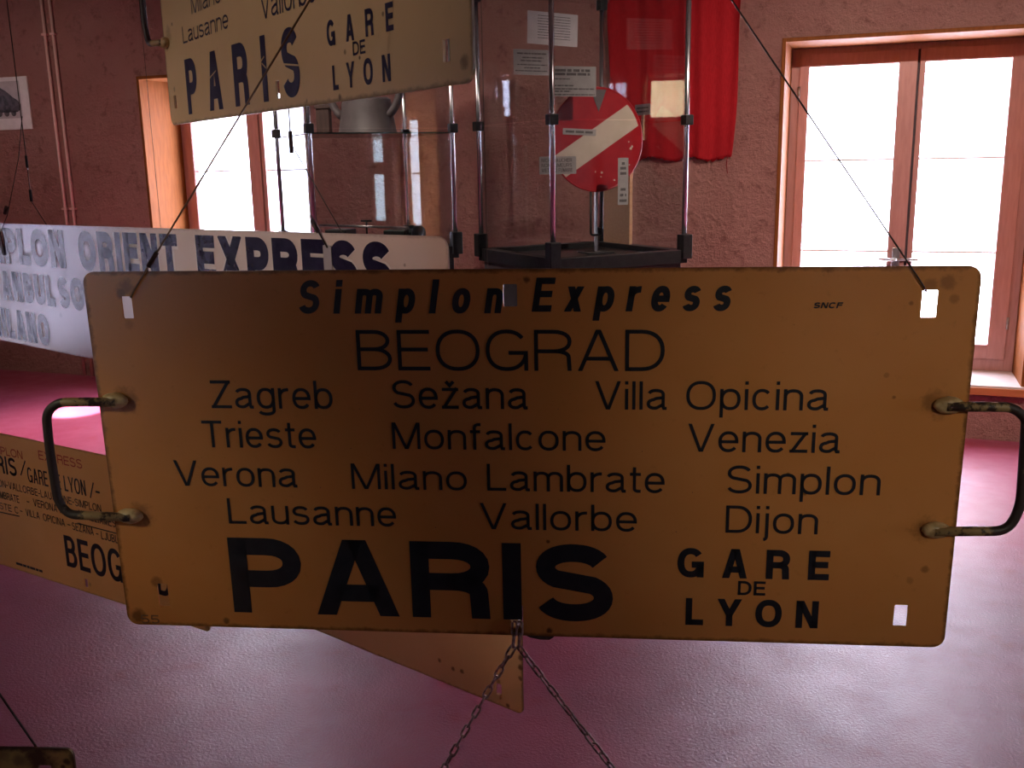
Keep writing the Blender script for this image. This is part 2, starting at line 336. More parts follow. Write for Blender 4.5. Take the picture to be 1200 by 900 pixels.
def glyph(ch, w, p):
    """centre-line strokes of one letter (cap height 1, inked width w, pen p); third item: clip height range"""
    L, R, B, T = p / 2, w - p / 2, p / 2, 1 - p / 2
    S = []; clip = (0.0, 1.0)
    def st(*pts): S.append(list(pts))
    def ess(h):
        m = h * 0.515; t_, b_ = h - p / 2, p / 2
        ry1, ry2 = (t_ - m) / 2, (m - b_) / 2; rx = (R - L) / 2; cx = w / 2; k = 0.94
        up = arc(cx, t_ - ry1, rx * k, ry1, 22, 232, 20, 2.15); lo = arc(cx, b_ + ry2, rx, ry2, 52, -160, 20, 2.15)
        S.append(up + lo)
    def caron(y):
        st((w / 2 - .13, y + .17), (w / 2, y + .03), (w / 2 + .13, y + .17))
    if ch == 'A':
        k = p * 0.56; q = p * 0.10
        st((k - .1 * (w / 2 - k - q), -.1), (w / 2 - q, 1), (w / 2 - q + .02 * (w / 2 - k), 1.05)); S[-1] = S[-1][:2]
        S[-1][1] = (w / 2 - q + .1 * (w / 2 - k - q), 1.1)
        st((w - k + .1 * (w / 2 - k - q), -.1), (w / 2 + q - .1 * (w / 2 - k - q), 1.1))
        y = 0.30; f = (w / 2 - k) * y; st((k + f, y), (w - k - f, y))
    elif ch == 'V':
        k = p * 0.56; q = p * 0.10; d = .1 * (w / 2 - k - q)
        st((k - d, 1.1), (w / 2 - q + d, -.1)); st((w - k + d, 1.1), (w / 2 + q - d, -.1))
    elif ch == 'B':
        m = .525; x = w * .50
        st((L, 0), (L, 1)); st((L, T), (x, T), *arc(x, (T + m) / 2, R - x - .04, (T - m) / 2, 90, -90, 12, 2.1), (L, m))
        st((x, m), *arc(x, (m + B) / 2, R - x, (m - B) / 2, 90, -90, 12, 2.1), (L, B))
    elif ch in 'PR':
        m = .46 if ch == 'P' else .48; x = w * .52
        st((L, 0), (L, 1)); st((L, T), (x, T), *arc(x, (T + m) / 2, R - x, (T - m) / 2, 90, -90, 12, 2.2), (L, m))
        if ch == 'R': st((x - .05, m), *arc(x, m - .16, R - x - .02, .16, 90, 0, 8, 2.3), (R, -.02)); 
    elif ch in 'CG':
        cy = .5; rx, ry = (R - L) / 2, (T - B) / 2 + .008
        S.append(arc(w / 2, cy, rx, ry, 38, 322 if ch == 'C' else 352, 30)); clip = (-.02, 1.02)
        if ch == 'G': st((w * .54, .44), (R + p / 2, .44)); st((R, .44), (R, 0))
    elif ch == 'O':
        o = arc(w / 2, .5, (R - L) / 2, (T - B) / 2 + .008, 0, 360, 36); S.append(o); clip = (-.02, 1.02)
    elif ch == 'D':
        x = w * .42; st((L, 0), (L, 1)); st((L, T), (x, T), *arc(x, .5, R - x, (T - B) / 2, 90, -90, 18, 2.2), (L, B))
    elif ch in 'EF':
        st((L, 0), (L, 1)); st((L, T), (w, T)); st((L, .52), (w * .94, .52))
        if ch == 'E': st((L, B), (w, B))
    elif ch == 'H': st((L, 0), (L, 1)); st((R, 0), (R, 1)); st((L, .52), (R, .52))
    elif ch in 'Il': st((p / 2, 0), (p / 2, 1))
    elif ch == 'J': st((R, 1), (R, .25), *arc(w / 2, .25 + 0, (R - L) / 2, .25 - B, 0, -180, 12)); 
    elif ch == 'K': st((L, 0), (L, 1)); st((w - p * .5 + .05, 1.06), (L, .36)); st((w * .38, .60), (w - p * .4 + .03, -.05))
    elif ch == 'L': st((L, 0), (L, 1)); st((L, B), (w, B))
    elif ch == 'M':
        st((L, 0), (L, 1)); st((R, 0), (R, 1)); st((L + p * .1 - .02, 1.06), (w / 2 + .02, -.06)); st((R - p * .1 + .02, 1.06), (w / 2 - .02, -.06))
    elif ch == 'N': st((L, 0), (L, 1)); st((R, 0), (R, 1)); st((L + p * .1 - .03, 1.05), (R - p * .1 + .03, -.05))
    elif ch == 'S': ess(1.0)
    elif ch == '5':
        st((R, T), (L + .06, T), (L, .50)); S.append(arc(w / 2 - .02, .32, (R - L) / 2 + .02, .32 - B, 140, -150, 20, 2.1))
    elif ch == 'T': st((0, T), (w, T)); st((w / 2, 0), (w / 2, 1))
    elif ch == 'U': st((L, 1), (L, .32), *arc(w / 2, .32, (R - L) / 2, .32 - B, 180, 360, 16), (R, 1))
    elif ch == 'X': st((p * .55 - .04, -.05), (w - p * .6 + .04, 1.05)); st((p * .6 - .04, 1.05), (w - p * .55 + .04, -.05))
    elif ch == 'Y': st((p * .55 - .04, 1.06), (w / 2, .40), (w - p * .55 + .04, 1.06)); st((w / 2, .44), (w / 2, 0))
    elif ch in 'ZŽ':
        st((0.02, T), (w, T)); st((0, B), (w, B)); st((w - p * .62 + .03, 1.0), (p * .62 - .03, 0.0))
        if ch == 'Ž': caron(1.0); clip = (0, 1.3)
    elif ch == 'i': st((p / 2, 0), (p / 2, XH)); st((p / 2, 1 - p * 1.05), (p / 2, 1))
    elif ch == 'j':
        st((R, XH), (R, -.10), *arc(R - .13, -.10, .13, .13, 0, -80, 6)); st((R, 1 - p * 1.05), (R, 1)); clip = (-.3, 1)
    elif ch in 'nmur':
        t = XH - p / 2
        if ch == 'n':
            st((L, 0), (L, XH)); st((L, XH - .30), *arc(w / 2, XH - .27, (R - L) / 2, .27 - p / 2, 175, 0, 14), (R, 0))
        elif ch == 'u':
            st((R, 0), (R, XH)); st((R, .30), *arc(w / 2, .27, (R - L) / 2, .27 - p / 2, -5, -180, 14), (L, XH))
        elif ch == 'r':
            st((L, 0), (L, XH)); S.append([(L, XH - .32)] + arc(L + w * .82, XH - .30, w * .82, .30 - p / 2, 175, 88, 9))
        else:
            c = w / 2
            st((L, 0), (L, XH)); st((L, XH - .30), *arc((L + c) / 2, XH - .24, (c - L) / 2, .24 - p / 2, 175, 0, 12), (c, 0))
            st((c, XH - .30), *arc((R + c) / 2, XH - .24, (R - c) / 2, .24 - p / 2, 175, 0, 12), (R, 0))
        clip = (0, XH)
    elif ch == 'o': S.append(arc(w / 2, XH / 2, (R - L) / 2, XH / 2 - p / 2 + .006, 0, 360, 30)); clip = (-.02, XH + .02)
    elif ch == 'c': S.append(arc(w / 2, XH / 2, (R - L) / 2, XH / 2 - p / 2 + .006, 42, 318, 24)); clip = (-.02, XH + .02)
    elif ch == 'e':
        S.append(arc(w / 2, XH / 2, (R - L) / 2, XH / 2 - p / 2 + .006, 0, 322, 28)); st((L, XH * .50), (R + p / 2, XH * .50)); clip = (-.02, XH + .02)
    elif ch in 'bgp':
        S.append(arc(w / 2, XH / 2, (R - L) / 2, XH / 2 - p / 2 + .006, 0, 360, 30))
        if ch == 'b': st((L, 0), (L, 1)); clip = (-.02, 1)
        if ch == 'p': st((L, -.27), (L, XH)); clip = (-.27, XH + .02)
        if ch == 'g':
            st((R, XH), (R, -.05), *arc(w / 2, -.05, (R - L) / 2, .20 - p / 2, 0, -158, 14)); clip = (-.3, XH + .02)
    elif ch == 'a':
        rr = w * .90 - p / 2
        S.append(arc((L + rr) / 2 + .01, XH - .20, (rr - L) / 2 - .01, .20 - p / 2, 165, 0, 12) + [(rr, .12), (rr + .03, B * .9), (w, B * .9)])
        S.append([(rr, XH * .585), (w * .46, XH * .54)] + arc(w * .40, .205, w * .40 - L, .205 - B, 100, 270, 12) + [(w * .5, B + .01), (rr, .19)])
        clip = (-.01, XH + .01)
    elif ch == 's': ess(XH)
    elif ch == 't':
        st((w * .42, .94), (w * .42, .16), *arc(w * .42 + .14, .16, .14, .16 - B, 180, 262, 6), (w, B)); st((0, XH - p / 2), (w, XH - p / 2))
    elif ch == 'f':
        st((w * .42, 0), (w * .42, .80), *arc(w * .42 + .15, .80, .15, .20 - p / 2, 180, 95, 6), (w, T)); st((0, XH - p / 2), (w * .95, XH - p / 2))
    elif ch == 'x': st((p * .55 - .03, -.05), (w - p * .6 + .03, XH + .05)); st((p * .6 - .03, XH + .05), (w - p * .55 + .03, -.05)); clip = (0, XH)
    elif ch in 'zž':
        st((.02, XH - p / 2), (w, XH - p / 2)); st((0, B), (w, B)); st((w - p * .62 + .02, XH), (p * .62 - .02, 0)); clip = (0, XH)
        if ch == 'ž': caron(XH + .05); clip = (0, 1.1)
    elif ch == '.': st((p * .6, 0), (p * .6, p * 1.2))
    elif ch == '-': st((0, .42), (w, .42))
    elif ch == '/': st((0, -.1), (w, 1.1)); clip = (-.1, 1.1)
    return S, clip
def clip_poly(poly, lo, hi):
    for side, lim in ((1, lo), (-1, hi)):
        out = []
        for i in range(len(poly)):
            a, b = poly[i - 1], poly[i]; ia, ib = side * (a[1] - lim) >= 0, side * (b[1] - lim) >= 0
            if ia != ib:
                t = (lim - a[1]) / (b[1] - a[1]); out.append((a[0] + (b[0] - a[0]) * t, lim))
            if ib: out.append(b)
        poly = out
        if len(poly) < 3: return []
    return poly
def stroke_polys(pts, p):
    q = [pts[0]]
    for a in pts[1:]:
        if math.hypot(a[0] - q[-1][0], a[1] - q[-1][1]) > 1e-4: q.append(a)
    closed = len(q) > 4 and math.hypot(q[0][0] - q[-1][0], q[0][1] - q[-1][1]) < 1e-3
    if closed: q = q[:-1]
    n = len(q); sides = []
    def nrm(a, b):
        dx, dy = b[0] - a[0], b[1] - a[1]; l = math.hypot(dx, dy); return (-dy / l, dx / l)
    for i in range(n):
        prv = q[i - 1] if (i > 0 or closed) else None; nxt = q[(i + 1) % n] if (i < n - 1 or closed) else None
        if prv is None: m = nrm(q[i], nxt); k = 1
        elif nxt is None: m = nrm(prv, q[i]); k = 1
        else:
            a, b = nrm(prv, q[i]), nrm(q[i], nxt); mx, my = a[0] + b[0], a[1] + b[1]; l = math.hypot(mx, my)
            if l < 1e-6: m, k = a, 1
            else:
                m = (mx / l, my / l); k = min(1 / max(0.2, m[0] * a[0] + m[1] * a[1]), 2.2)
        sides.append(((q[i][0] + m[0] * k * p / 2, q[i][1] + m[1] * k * p / 2), (q[i][0] - m[0] * k * p / 2, q[i][1] - m[1] * k * p / 2)))
    for i in range(n if closed else n - 1):
        (a, b), (c, d) = sides[i], sides[(i + 1) % n]
        yield [a, b, d, c]
KERN = 0.13
def lay_word(bm, text, x0, x1, y, h, pen=0.11, ws=None, shear=0.0, z=0.0005, slope=0.0, only=None):
    """write text so that its ink runs from x0 to x1 on baseline y with cap height h; ws fixes the letter width and the tracking fills the rest"""
    def iw(c): return max(WID[c], 1.2 * pen if c == '.' else pen) if WID[c] <= pen or c in 'Iil.' else WID[c]
    tot = sum(iw(c) for c in text); n = len(text); span = (x1 - x0) / h - abs(shear) * 0.0
    if text == '.': ws, gap = 1.0, 0
    elif n == 1: ws, gap = span / tot, 0
    elif ws is None:
        fix = sum(pen for c in text if WID[c] == 0); var = tot - fix
        ws = (span - fix) / (var + KERN * (n - 1)); gap = KERN * ws
    else:
        gap = (span - sum((iw(c) if WID[c] == 0 else iw(c) * ws) for c in text)) / (n - 1)
    x = 0.0
    for ci, c in enumerate(text):
        wd = iw(c) if WID[c] == 0 else iw(c) * ws
        S, (lo, hi) = glyph(c, wd, pen) if c != ' ' and only in (None, ci) else ([], (0, 1))
        for s in S:
            for poly in stroke_polys(s, pen):
                poly = clip_poly(poly, lo, hi)
                if len(poly) < 3: continue
                ar = sum(poly[i - 1][0] * poly[i][1] - poly[i][0] * poly[i - 1][1] for i in range(len(poly)))
                if abs(ar) < 1e-7: continue
                if ar < 0: poly = poly[::-1]
                vs = [bm.verts.new((x0 + (x + a + shear * b) * h, y + slope * (x + a) * h + b * h, z)) for a, b in poly]
                bm.faces.new(vs)
        x += wd + gap
def text_part(name, words, mat, parent, halo=None, label=None, split=False, **kw):
    """every word is a part of its own"""
    for (t, x0, x1, y, h) in words:
        if split:
            for k in range(len(t)):
                bm = bmesh.new(); lay_word(bm, t, x0, x1, y, h, only=k, **kw); o = link(name, bm, mat, parent)
                if label: o['label'] = label
            continue
        bm = bmesh.new(); lay_word(bm, t, x0, x1, y, h, **kw)
        o = link(name if t not in '.-' else 'separator', bm, mat, parent)
        if label: o['label'] = label
        if halo:
            bm = bmesh.new(); lay_word(bm, t, x0 - 0.003, x1 + 0.003, y, h, pen=kw['pen'] + 0.07, z=0.0002); link('pale_outline', bm, halo, o)
def flat_strip(bm, x0, y0, x1, y1, wd, z=0.0005):
    for q in stroke_polys([(x0, y0), (x1, y1)], wd):
        ar = sum(q[i - 1][0] * q[i][1] - q[i][0] * q[i - 1][1] for i in range(4))
        bm.faces.new([bm.verts.new((a, b, z)) for a, b in (q if ar > 0 else q[::-1])])

# ------------------------------------------------------------------ room shell
X0, X1, Y0, Y1, ZC = -6.95, 4.5, -5.0, 6.038, 3.0
WT = 0.46
def wall_with_openings(name, axis, pos, a0, a1, openings, inward, mat):
    """slab whose inner face lies at pos; openings are (a0, a1, z0, z1) along the wall"""
    bm = bmesh.new(); lo, hi = (pos, pos + WT) if inward < 0 else (pos - WT, pos)
    def seg(u0, u1, z0, z1):
        if axis == 'Y': add_box(bm, (u0, lo, z0), (u1, hi, z1))
        else: add_box(bm, (lo, u0, z0), (hi, u1, z1))
    u = a0
    for (o0, o1, z0, z1) in sorted(openings):
        seg(u, o0, 0, ZC); seg(o0, o1, 0, z0); seg(o0, o1, z1, ZC); u = o1
    seg(u, a1, 0, ZC)
    return struct(link(name, bm, mat))
W2 = (-0.58, 0.82, 0.30, 2.265)     # right window opening in the back wall
W1 = (-5.12, -3.72, 0.30, 2.265)    # left window opening
wall_with_openings('wall_back', 'Y', Y1, X0 - WT, X1 + WT, [W1, W2], -1, M['wall'])
wall_with_openings('wall_left', 'X', X0, Y0, Y1, [(1.30, 1.90, 0.30, 1.50), (5.57, 5.87, 2.02, 2.48)], 1, M['dark_wall'])
wall_with_openings('wall_right', 'X', X1, Y0, Y1, [(1.0, 1.4, 0.80, 2.20), (3.70, 4.16, 1.97, 2.43)], -1, M['dark_wall'])
wall_with_openings('wall_front', 'Y', Y0, X0 - WT, X1 + WT, [(-2.70, -2.40, 0.35, 1.55), (3.25, 3.55, 0.35, 1.55)], 1, M['dark_wall'])
struct(box('floor', (X0 - WT, Y0 - WT, -0.12), (X1 + WT, Y1 + WT, 0), M['floor']))
struct(box('ceiling', (X0 - WT, Y0 - WT, ZC), (X1 + WT, Y1 + WT, ZC + 0.12), M['ceiling']))

def window(name, mw, wdt, z0, z1, label=None):
    """double casement set deep in a pine-lined reveal. Local x along the wall, y outwards from the room face, z up"""
    r = empty(name, mw); struct(r)
    D = 0.42; t = 0.022
    def part(nm, boxes, mat, parent=r, bev=0.002):
        bm = bmesh.new()
        for lo, hi in boxes: add_box(bm, lo, hi, bev)
        o = link(nm, bm, mat, parent); return o
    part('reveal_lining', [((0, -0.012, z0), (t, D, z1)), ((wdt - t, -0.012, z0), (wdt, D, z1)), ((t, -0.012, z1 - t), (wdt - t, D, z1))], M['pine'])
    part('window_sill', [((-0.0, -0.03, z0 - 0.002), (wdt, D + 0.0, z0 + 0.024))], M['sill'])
    box('sill_nosing', (-0.02, -0.045, z0 - 0.03), (wdt + 0.02, -0.03, z0 + 0.012), M['pine_edge'], r, 0.002)
    f = 0.05
    a, b, c, d = t, wdt - t, z0 + 0.024, z1 - t
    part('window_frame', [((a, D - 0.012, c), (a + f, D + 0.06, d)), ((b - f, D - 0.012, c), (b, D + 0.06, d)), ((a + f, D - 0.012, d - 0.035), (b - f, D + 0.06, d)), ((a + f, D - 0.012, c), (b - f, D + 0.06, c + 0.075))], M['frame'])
    mid = wdt * 0.5 + 0.036
    part('meeting_gap', [((mid - 0.012, D - 0.004, c + 0.075), (mid + 0.016, D + 0.03, d - 0.035))], M['black_gap'])
    zb, zt = c + 0.075, d - 0.035
    for (s0, s1, l, rr) in ((a + f, mid - 0.004, 0.055, 0.100), (mid + 0.010, b - f, 0.030, 0.098)):
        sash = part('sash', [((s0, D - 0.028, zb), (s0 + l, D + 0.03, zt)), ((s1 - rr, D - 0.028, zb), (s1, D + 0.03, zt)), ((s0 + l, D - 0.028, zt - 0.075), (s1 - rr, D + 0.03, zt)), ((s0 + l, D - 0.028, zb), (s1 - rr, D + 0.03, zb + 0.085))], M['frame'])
        g0, g1 = zb + 0.085, zt - 0.075
        for zz in (g0 + (g1 - g0) / 3, g0 + 2 * (g1 - g0) / 3):
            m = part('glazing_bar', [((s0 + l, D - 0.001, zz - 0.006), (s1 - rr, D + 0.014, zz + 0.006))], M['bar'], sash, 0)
        part('pane', [((s0 + l, D + 0.004, g0), (s1 - rr, D + 0.008, g1))], M['pane'], sash, 0)
        for zz in (zb + 0.22, zt - 0.22):
            hx = s0 if s0 < mid - 0.1 else s1
            bm = bmesh.new(); add_tube(bm, [(hx, D - 0.034, zz - 0.035), (hx, D - 0.034, zz + 0.035)], 0.007, 8); link('hinge', bm, M['steel'], sash, True)
    hz = z0 + min(0.69, 0.4 * (z1 - z0))
    h = empty('handle', None); h.parent = r
    bm = bmesh.new(); add_box(bm, (mid - 0.075, D - 0.046, hz - 0.05), (mid - 0.030, D - 0.028, hz + 0.07), 0.004)
    bpl = link('handle', bm, M['steel'], r); bpl.name = 'espagnolette'
    bpy.data.objects.remove(h)
    bm = bmesh.new(); add_tube(bm, round_path([(mid - 0.052, D - 0.045, hz), (mid - 0.052, D - 0.085, hz), (mid - 0.150, D - 0.085, hz + 0.004)], 0.015), 0.009, 8)
    add_tube(bm, [(mid - 0.060, D - 0.05, hz), (mid + 0.075, D - 0.05, hz)], 0.008, 8)
    link('lever', bm, M['steel'], bpl, True)
    bm = bmesh.new(); add_tube(bm, [(mid - 0.052, D - 0.036, zb + 0.02), (mid - 0.052, D - 0.036, hz - 0.05)], 0.006, 8); link('bolt_rod', bm, M['steel'], bpl, True)
    return r
I4 = Matrix.Identity(4)
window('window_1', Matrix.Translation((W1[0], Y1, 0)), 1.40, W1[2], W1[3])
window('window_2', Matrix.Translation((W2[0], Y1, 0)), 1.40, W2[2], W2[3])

def small_window(name, mw, wdt, z0, z1):
    """fixed single light in a pine frame"""
    r = empty(name, mw); struct(r); D = 0.30
    bm = bmesh.new()
    for lo, hi in (((0, -0.01, z0), (0.02, D, z1)), ((wdt - 0.02, -0.01, z0), (wdt, D, z1)), ((0.02, -0.01, z1 - 0.02), (wdt - 0.02, D, z1)), ((0.02, -0.02, z0), (wdt - 0.02, D, z0 + 0.02))): add_box(bm, lo, hi, 0.002)
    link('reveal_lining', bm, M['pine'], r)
    bm = bmesh.new(); a, b_, c, d = 0.02, wdt - 0.02, z0 + 0.02, z1 - 0.02
    for lo, hi in (((a, D, c), (a + 0.035, D + 0.05, d)), ((b_ - 0.035, D, c), (b_, D + 0.05, d)), ((a + 0.035, D, d - 0.035), (b_ - 0.035, D + 0.05, d)), ((a + 0.035, D, c), (b_ - 0.035, D + 0.05, c + 0.035))): add_box(bm, lo, hi, 0.002)
    if z1 - z0 > 1: add_box(bm, (a + 0.035, D + 0.01, (z0 + z1) / 2 - 0.012), (b_ - 0.035, D + 0.035, (z0 + z1) / 2 + 0.012))
    f = link('window_frame', bm, M['frame'], r)
    box('pane', (a + 0.035, D + 0.02, c + 0.035), (b_ - 0.035, D + 0.025, d - 0.035), M['pane'], f)
    return r
RZ = lambda a: Matrix.Rotation(a, 4, 'Z')
small_window('window_3', Matrix.Translation((X0, 1.30, 0)) @ RZ(PI / 2), 0.60, 0.30, 1.50)
small_window('window_4', Matrix.Translation((X1, 4.16, 0)) @ RZ(-PI / 2), 0.46, 1.97, 2.43)
small_window('window_5', Matrix.Translation((X1, 1.4, 0)) @ RZ(-PI / 2), 0.40, 0.80, 2.20)
small_window('window_6', Matrix.Translation((X0, 5.57, 0)) @ RZ(PI / 2), 0.30, 2.02, 2.48)
small_window('added_window_7', Matrix.Translation((-2.40, Y0, 0)) @ RZ(PI), 0.30, 0.35, 1.55)  # added rear window, puts glare on the main plaque's left edge
small_window('added_window_8', Matrix.Translation((3.55, Y0, 0)) @ RZ(PI), 0.30, 0.35, 1.55)  # added likewise, brightens the main plaque's right edge

# house across the street: cream wall and the lower rows of a clay tile roof
def house(name, mw, wdt, eave, label):
    r = empty(name, mw); tag(r, label, 'building')
    box('wall', (0, 0, -4.0), (wdt, 0.3, eave), M['facade'], r)
    box('eave_board', (-0.3, -0.42, eave - 0.02), (wdt + 0.3, -0.36, eave + 0.12), M['frame'], r)
    bm = bmesh.new()
    nx, ny = int(wdt / 0.055), 9
    grid = []
    for j in range(ny * 2):
        row = []
        yy = (j // 2 + j % 2) * 0.36; lift = 0.035 if j % 2 == 0 else 0.0
        for i in range(nx + 1):
            row.append(bm.verts.new((-0.3 + (wdt + 0.6) * i / nx, -0.45 + yy, eave + 0.10 + yy * 0.55 + lift + 0.035 * math.sin(i * PI / 2))))
        grid.append(row)
    for A, B in zip(grid, grid[1:]):
        for i in range(nx): bm.faces.new((A[i], A[i + 1], B[i + 1], B[i]))
    link('tile_roof', bm, M['tile'], r)
    bm = bmesh.new(); add_tube(bm, [(-0.3, -0.5, eave + 0.05), (wdt + 0.3, -0.5, eave + 0.05)], 0.06, 10); link('gutter', bm, M['steel'], r, True)
    return r
house('house', Matrix.Translation((-17, 14.0, 0)), 26, 2.62, 'overexposed pale house with tiled roof seen through the windows')

for nm, lo, hi in (('added_wall_left', (X0 - 4.3, -4, -4), (X0 - 4.0, 9, 6)), ('exterior_wall_right', (X1 + 3.0, 2.9, -4), (X1 + 3.3, 7.5, 6))):
    struct(box(nm, lo, hi, M['facade2'] if nm.endswith('right') else M['facade3']))  # left wall added to dim and tint the daylight through window_3
# two thin conduits on the wall at the left
for k, x in enumerate((-5.912, -5.834)):
    o = tube('conduit_pipe', [(x, Y1 - 0.014, 0.0), (x, Y1 - 0.014, ZC)], 0.012, M['pipe'])
    tag(o, ('left one of the two thin pink pipes running up the wall', 'right one of the two thin pink pipes running up the wall')[k], 'pipe', 'thin pipes on the back wall')
    for z in (1.32, 2.6): box('pipe_clip', (x - 0.024, Y1 - 0.03, z - 0.008), (x + 0.024, Y1 - 0.0, z + 0.008), M['pipe'], o, 0.002)

# picture pinned on the wall at the far left
r = empty('wall_picture', None, (-6.60, Y1, 1.925)); tag(r, 'white-bordered picture of a dark engine on the wall beside the pipes', 'picture')
box('mount', (0, -0.012, 0), (0.455, -0.001, 0.39), M['card'], r, 0.001)
bm = bmesh.new(); add_box(bm, (0.03, -0.0135, 0.085), (0.375, -0.012, 0.36)); link('print', bm, M['photo_grey'], r)
prof = [(0.03, 0.13), (0.33, 0.13), (0.365, 0.15), (0.37, 0.185), (0.345, 0.215), (0.30, 0.24), (0.24, 0.285), (0.17, 0.32), (0.09, 0.335), (0.03, 0.33)]
bm = bmesh.new()
f1 = [bm.verts.new((a, -0.0142, b)) for a, b in prof]; bm.faces.new(f1)
for cx in (0.08, 0.15, 0.22, 0.29):
    c = [bm.verts.new((cx + 0.026 * math.cos(a * PI / 8), -0.0142, 0.125 + 0.026 * math.sin(a * PI / 8))) for a in range(16)]; bm.faces.new(c)
link('dark_image', bm, M['photo_dark'], r)

# red flag hanging on the wall
r = empty('flag', None, (-1.60, Y1, 1.60)); tag(r, 'large red cloth flag hanging flat on the wall between case and window', 'flag')
bm = bmesh.new(); nx, nz = 60, 40; g = []
for j in range(nz + 1):
    row = []
    for i in range(nx + 1):
        u, v = i / nx, j / nz
        x = 0.02 + u * (0.735 + 0.06 * v) + (0.012 * math.sin(v * 7) if i in (0, nx) else 0)
        z = v * 1.30 + (0.012 * math.sin(u * 21) + random.uniform(-0.008, 0.008) + 0.02 * (1 - u) if j == 0 else 0)
        y = -0.035 - 0.016 * math.sin(u * 19 + 1.2 * v) - 0.010 * math.sin(u * 43 + v * 3) - 0.006 * math.sin(v * 9 + u * 5)
        row.append(bm.verts.new((x, y, z)))
    g.append(row)
for A, B in zip(g, g[1:]):
    for i in range(nx): bm.faces.new((A[i], A[i + 1], B[i + 1], B[i]))
o = link('cloth', bm, M['flag'], r, True); o.modifiers.new('s', 'SOLIDIFY').thickness = 0.003
bm = bmesh.new(); g = []
for j in range(3):
    g.append([bm.verts.new((0.02 + 0.735 * i / nx, -0.041 - 0.016 * math.sin(i / nx * 19) - 0.010 * math.sin(i / nx * 43), 0.012 + 0.012 * math.sin(i / nx * 21) + 0.015 * j + 0.02 * (1 - i / nx))) for i in range(nx + 1)])
for A, B in zip(g, g[1:]):
    for i in range(nx): bm.faces.new((A[i], A[i + 1], B[i + 1], B[i]))
link('hem', bm, M['flag'], r, True)
tube('loose_thread', [(0.735, -0.03, 0.02), (0.730, -0.03, -0.03), (0.738, -0.03, -0.08)], 0.0022, M['flag'], r, 5)
tube('hanging_rail', [(-0.02, -0.03, 1.31), (0.84, -0.03, 1.31)], 0.012, M['darkwood'], r)

# ------------------------------------------------------------------ glass display cases
ZB, ZM, ZT = 1.17, 1.775, 2.36      # base, joint of lower and upper panes, top
def display_case(label, L, F, R, B, shelf):
    """square glass tower on a dark pedestal; corners given on plan, F nearest the room"""
    c = (Vector(L) + Vector(R)) / 2
    ex = (Vector(R) - Vector(F)); side = ex.length; ex.normalize()
    ang = math.atan2(ex.y, ex.x)
    mw = Matrix.Translation((F[0], F[1], 0)) @ Matrix.Rotation(ang, 4, 'Z')
    r = empty('display_case', mw); tag(r, label, 'display case')
    s = side; fr = 0.055
    bm = bmesh.new()
    for lo, hi in (((0, 0, ZB - 0.03), (s, fr, ZB + 0.03)), ((0, s - fr, ZB - 0.03), (s, s, ZB + 0.03)), ((0, fr, ZB - 0.03), (fr, s - fr, ZB + 0.03)), ((s - fr, fr, ZB - 0.03), (s, s - fr, ZB + 0.03))):
        add_box(bm, lo, hi, 0.003)
    link('base_frame', bm, M['black'], r)
    box('base_panel', (fr - 0.002, fr - 0.002, ZB - 0.028), (s - fr + 0.002, s - fr + 0.002, ZB + 0.006), M['blacklac'], r)
    box('pedestal', (0.02, 0.02, 0.0), (s - 0.02, s - 0.02, ZB - 0.03), M['plinth'], r, 0.004)
    for (x, y) in ((0, 0), (s, 0), (s, s), (0, s)):
        sx, sy = (1 if x == 0 else -1), (1 if y == 0 else -1)
        ps = tube('corner_post', [(x + sx * 0.012, y + sy * 0.012, ZB + 0.02), (x + sx * 0.012, y + sy * 0.012, ZT)], 0.0115, M['chrome'], r, 12)
        for z, hh, q in ((ZB + 0.045, 0.055, 0.026), (ZM, 0.022, 0.021), (ZT - 0.005, 0.024, 0.021)):
            x_, y_ = x + sx * 0.010, y + sy * 0.010
            box('corner_clip', (x_ - q, y_ - q, z - hh), (x_ + q, y_ + q, z + hh), M['black'], ps, 0.004)
    t = 0.005; e = 0.026
    for z0, z1 in ((ZB + 0.03, ZM - 0.002), (ZM + 0.002, ZT)):
        for lo, hi in (((e, 0.010, z0), (s - e, 0.010 + t, z1)), ((e, s - 0.010 - t, z0), (s - e, s - 0.010, z1)), ((0.010, e, z0), (0.010 + t, s - e, z1)), ((s - 0.010 - t, e, z0), (s - 0.010, s - e, z1))):
            box('glass_pane', lo, hi, M['vitrine'], r)
    box('top_pane', (0.0, 0.0, ZT), (s, s, ZT + 0.006), M['vitrine'], r)
    if shelf:
        sh = box('glass_shelf', (0.022, 0.022, shelf - 0.006), (s - 0.022, s - 0.022, shelf), M['shelf_glass'], r)
        bm = bmesh.new()
        for lo, hi in (((0.022, 0.021, shelf - 0.006), (s - 0.022, 0.0222, shelf)), ((0.022, s - 0.0222, shelf - 0.006), (s - 0.022, s - 0.021, shelf)), ((0.021, 0.022, shelf - 0.006), (0.0222, s - 0.022, shelf)), ((s - 0.0222, 0.022, shelf - 0.006), (s - 0.021, s - 0.022, shelf))):
            add_box(bm, lo, hi)
        link('polished_edge', bm, M['glass_edge'], sh)
    return r, mw, s
CL_ = (-1.8315, 4.4627); CF_ = (-1.2969, 3.9844); CR_ = (-0.8186, 4.5190); CB_ = (-1.3532, 4.9973)
case_right, mw_r, s_r = display_case('right glass display case, holding the red signal disc and cards', CL_, CF_, CR_, CB_, None)
case_left, mw_l, s_l = display_case('left glass display case with a glass shelf, in front of the left window', (-3.025, 4.572), (-2.5016, 4.0545), (-1.984, 4.578), (-2.508, 5.095), 1.757)

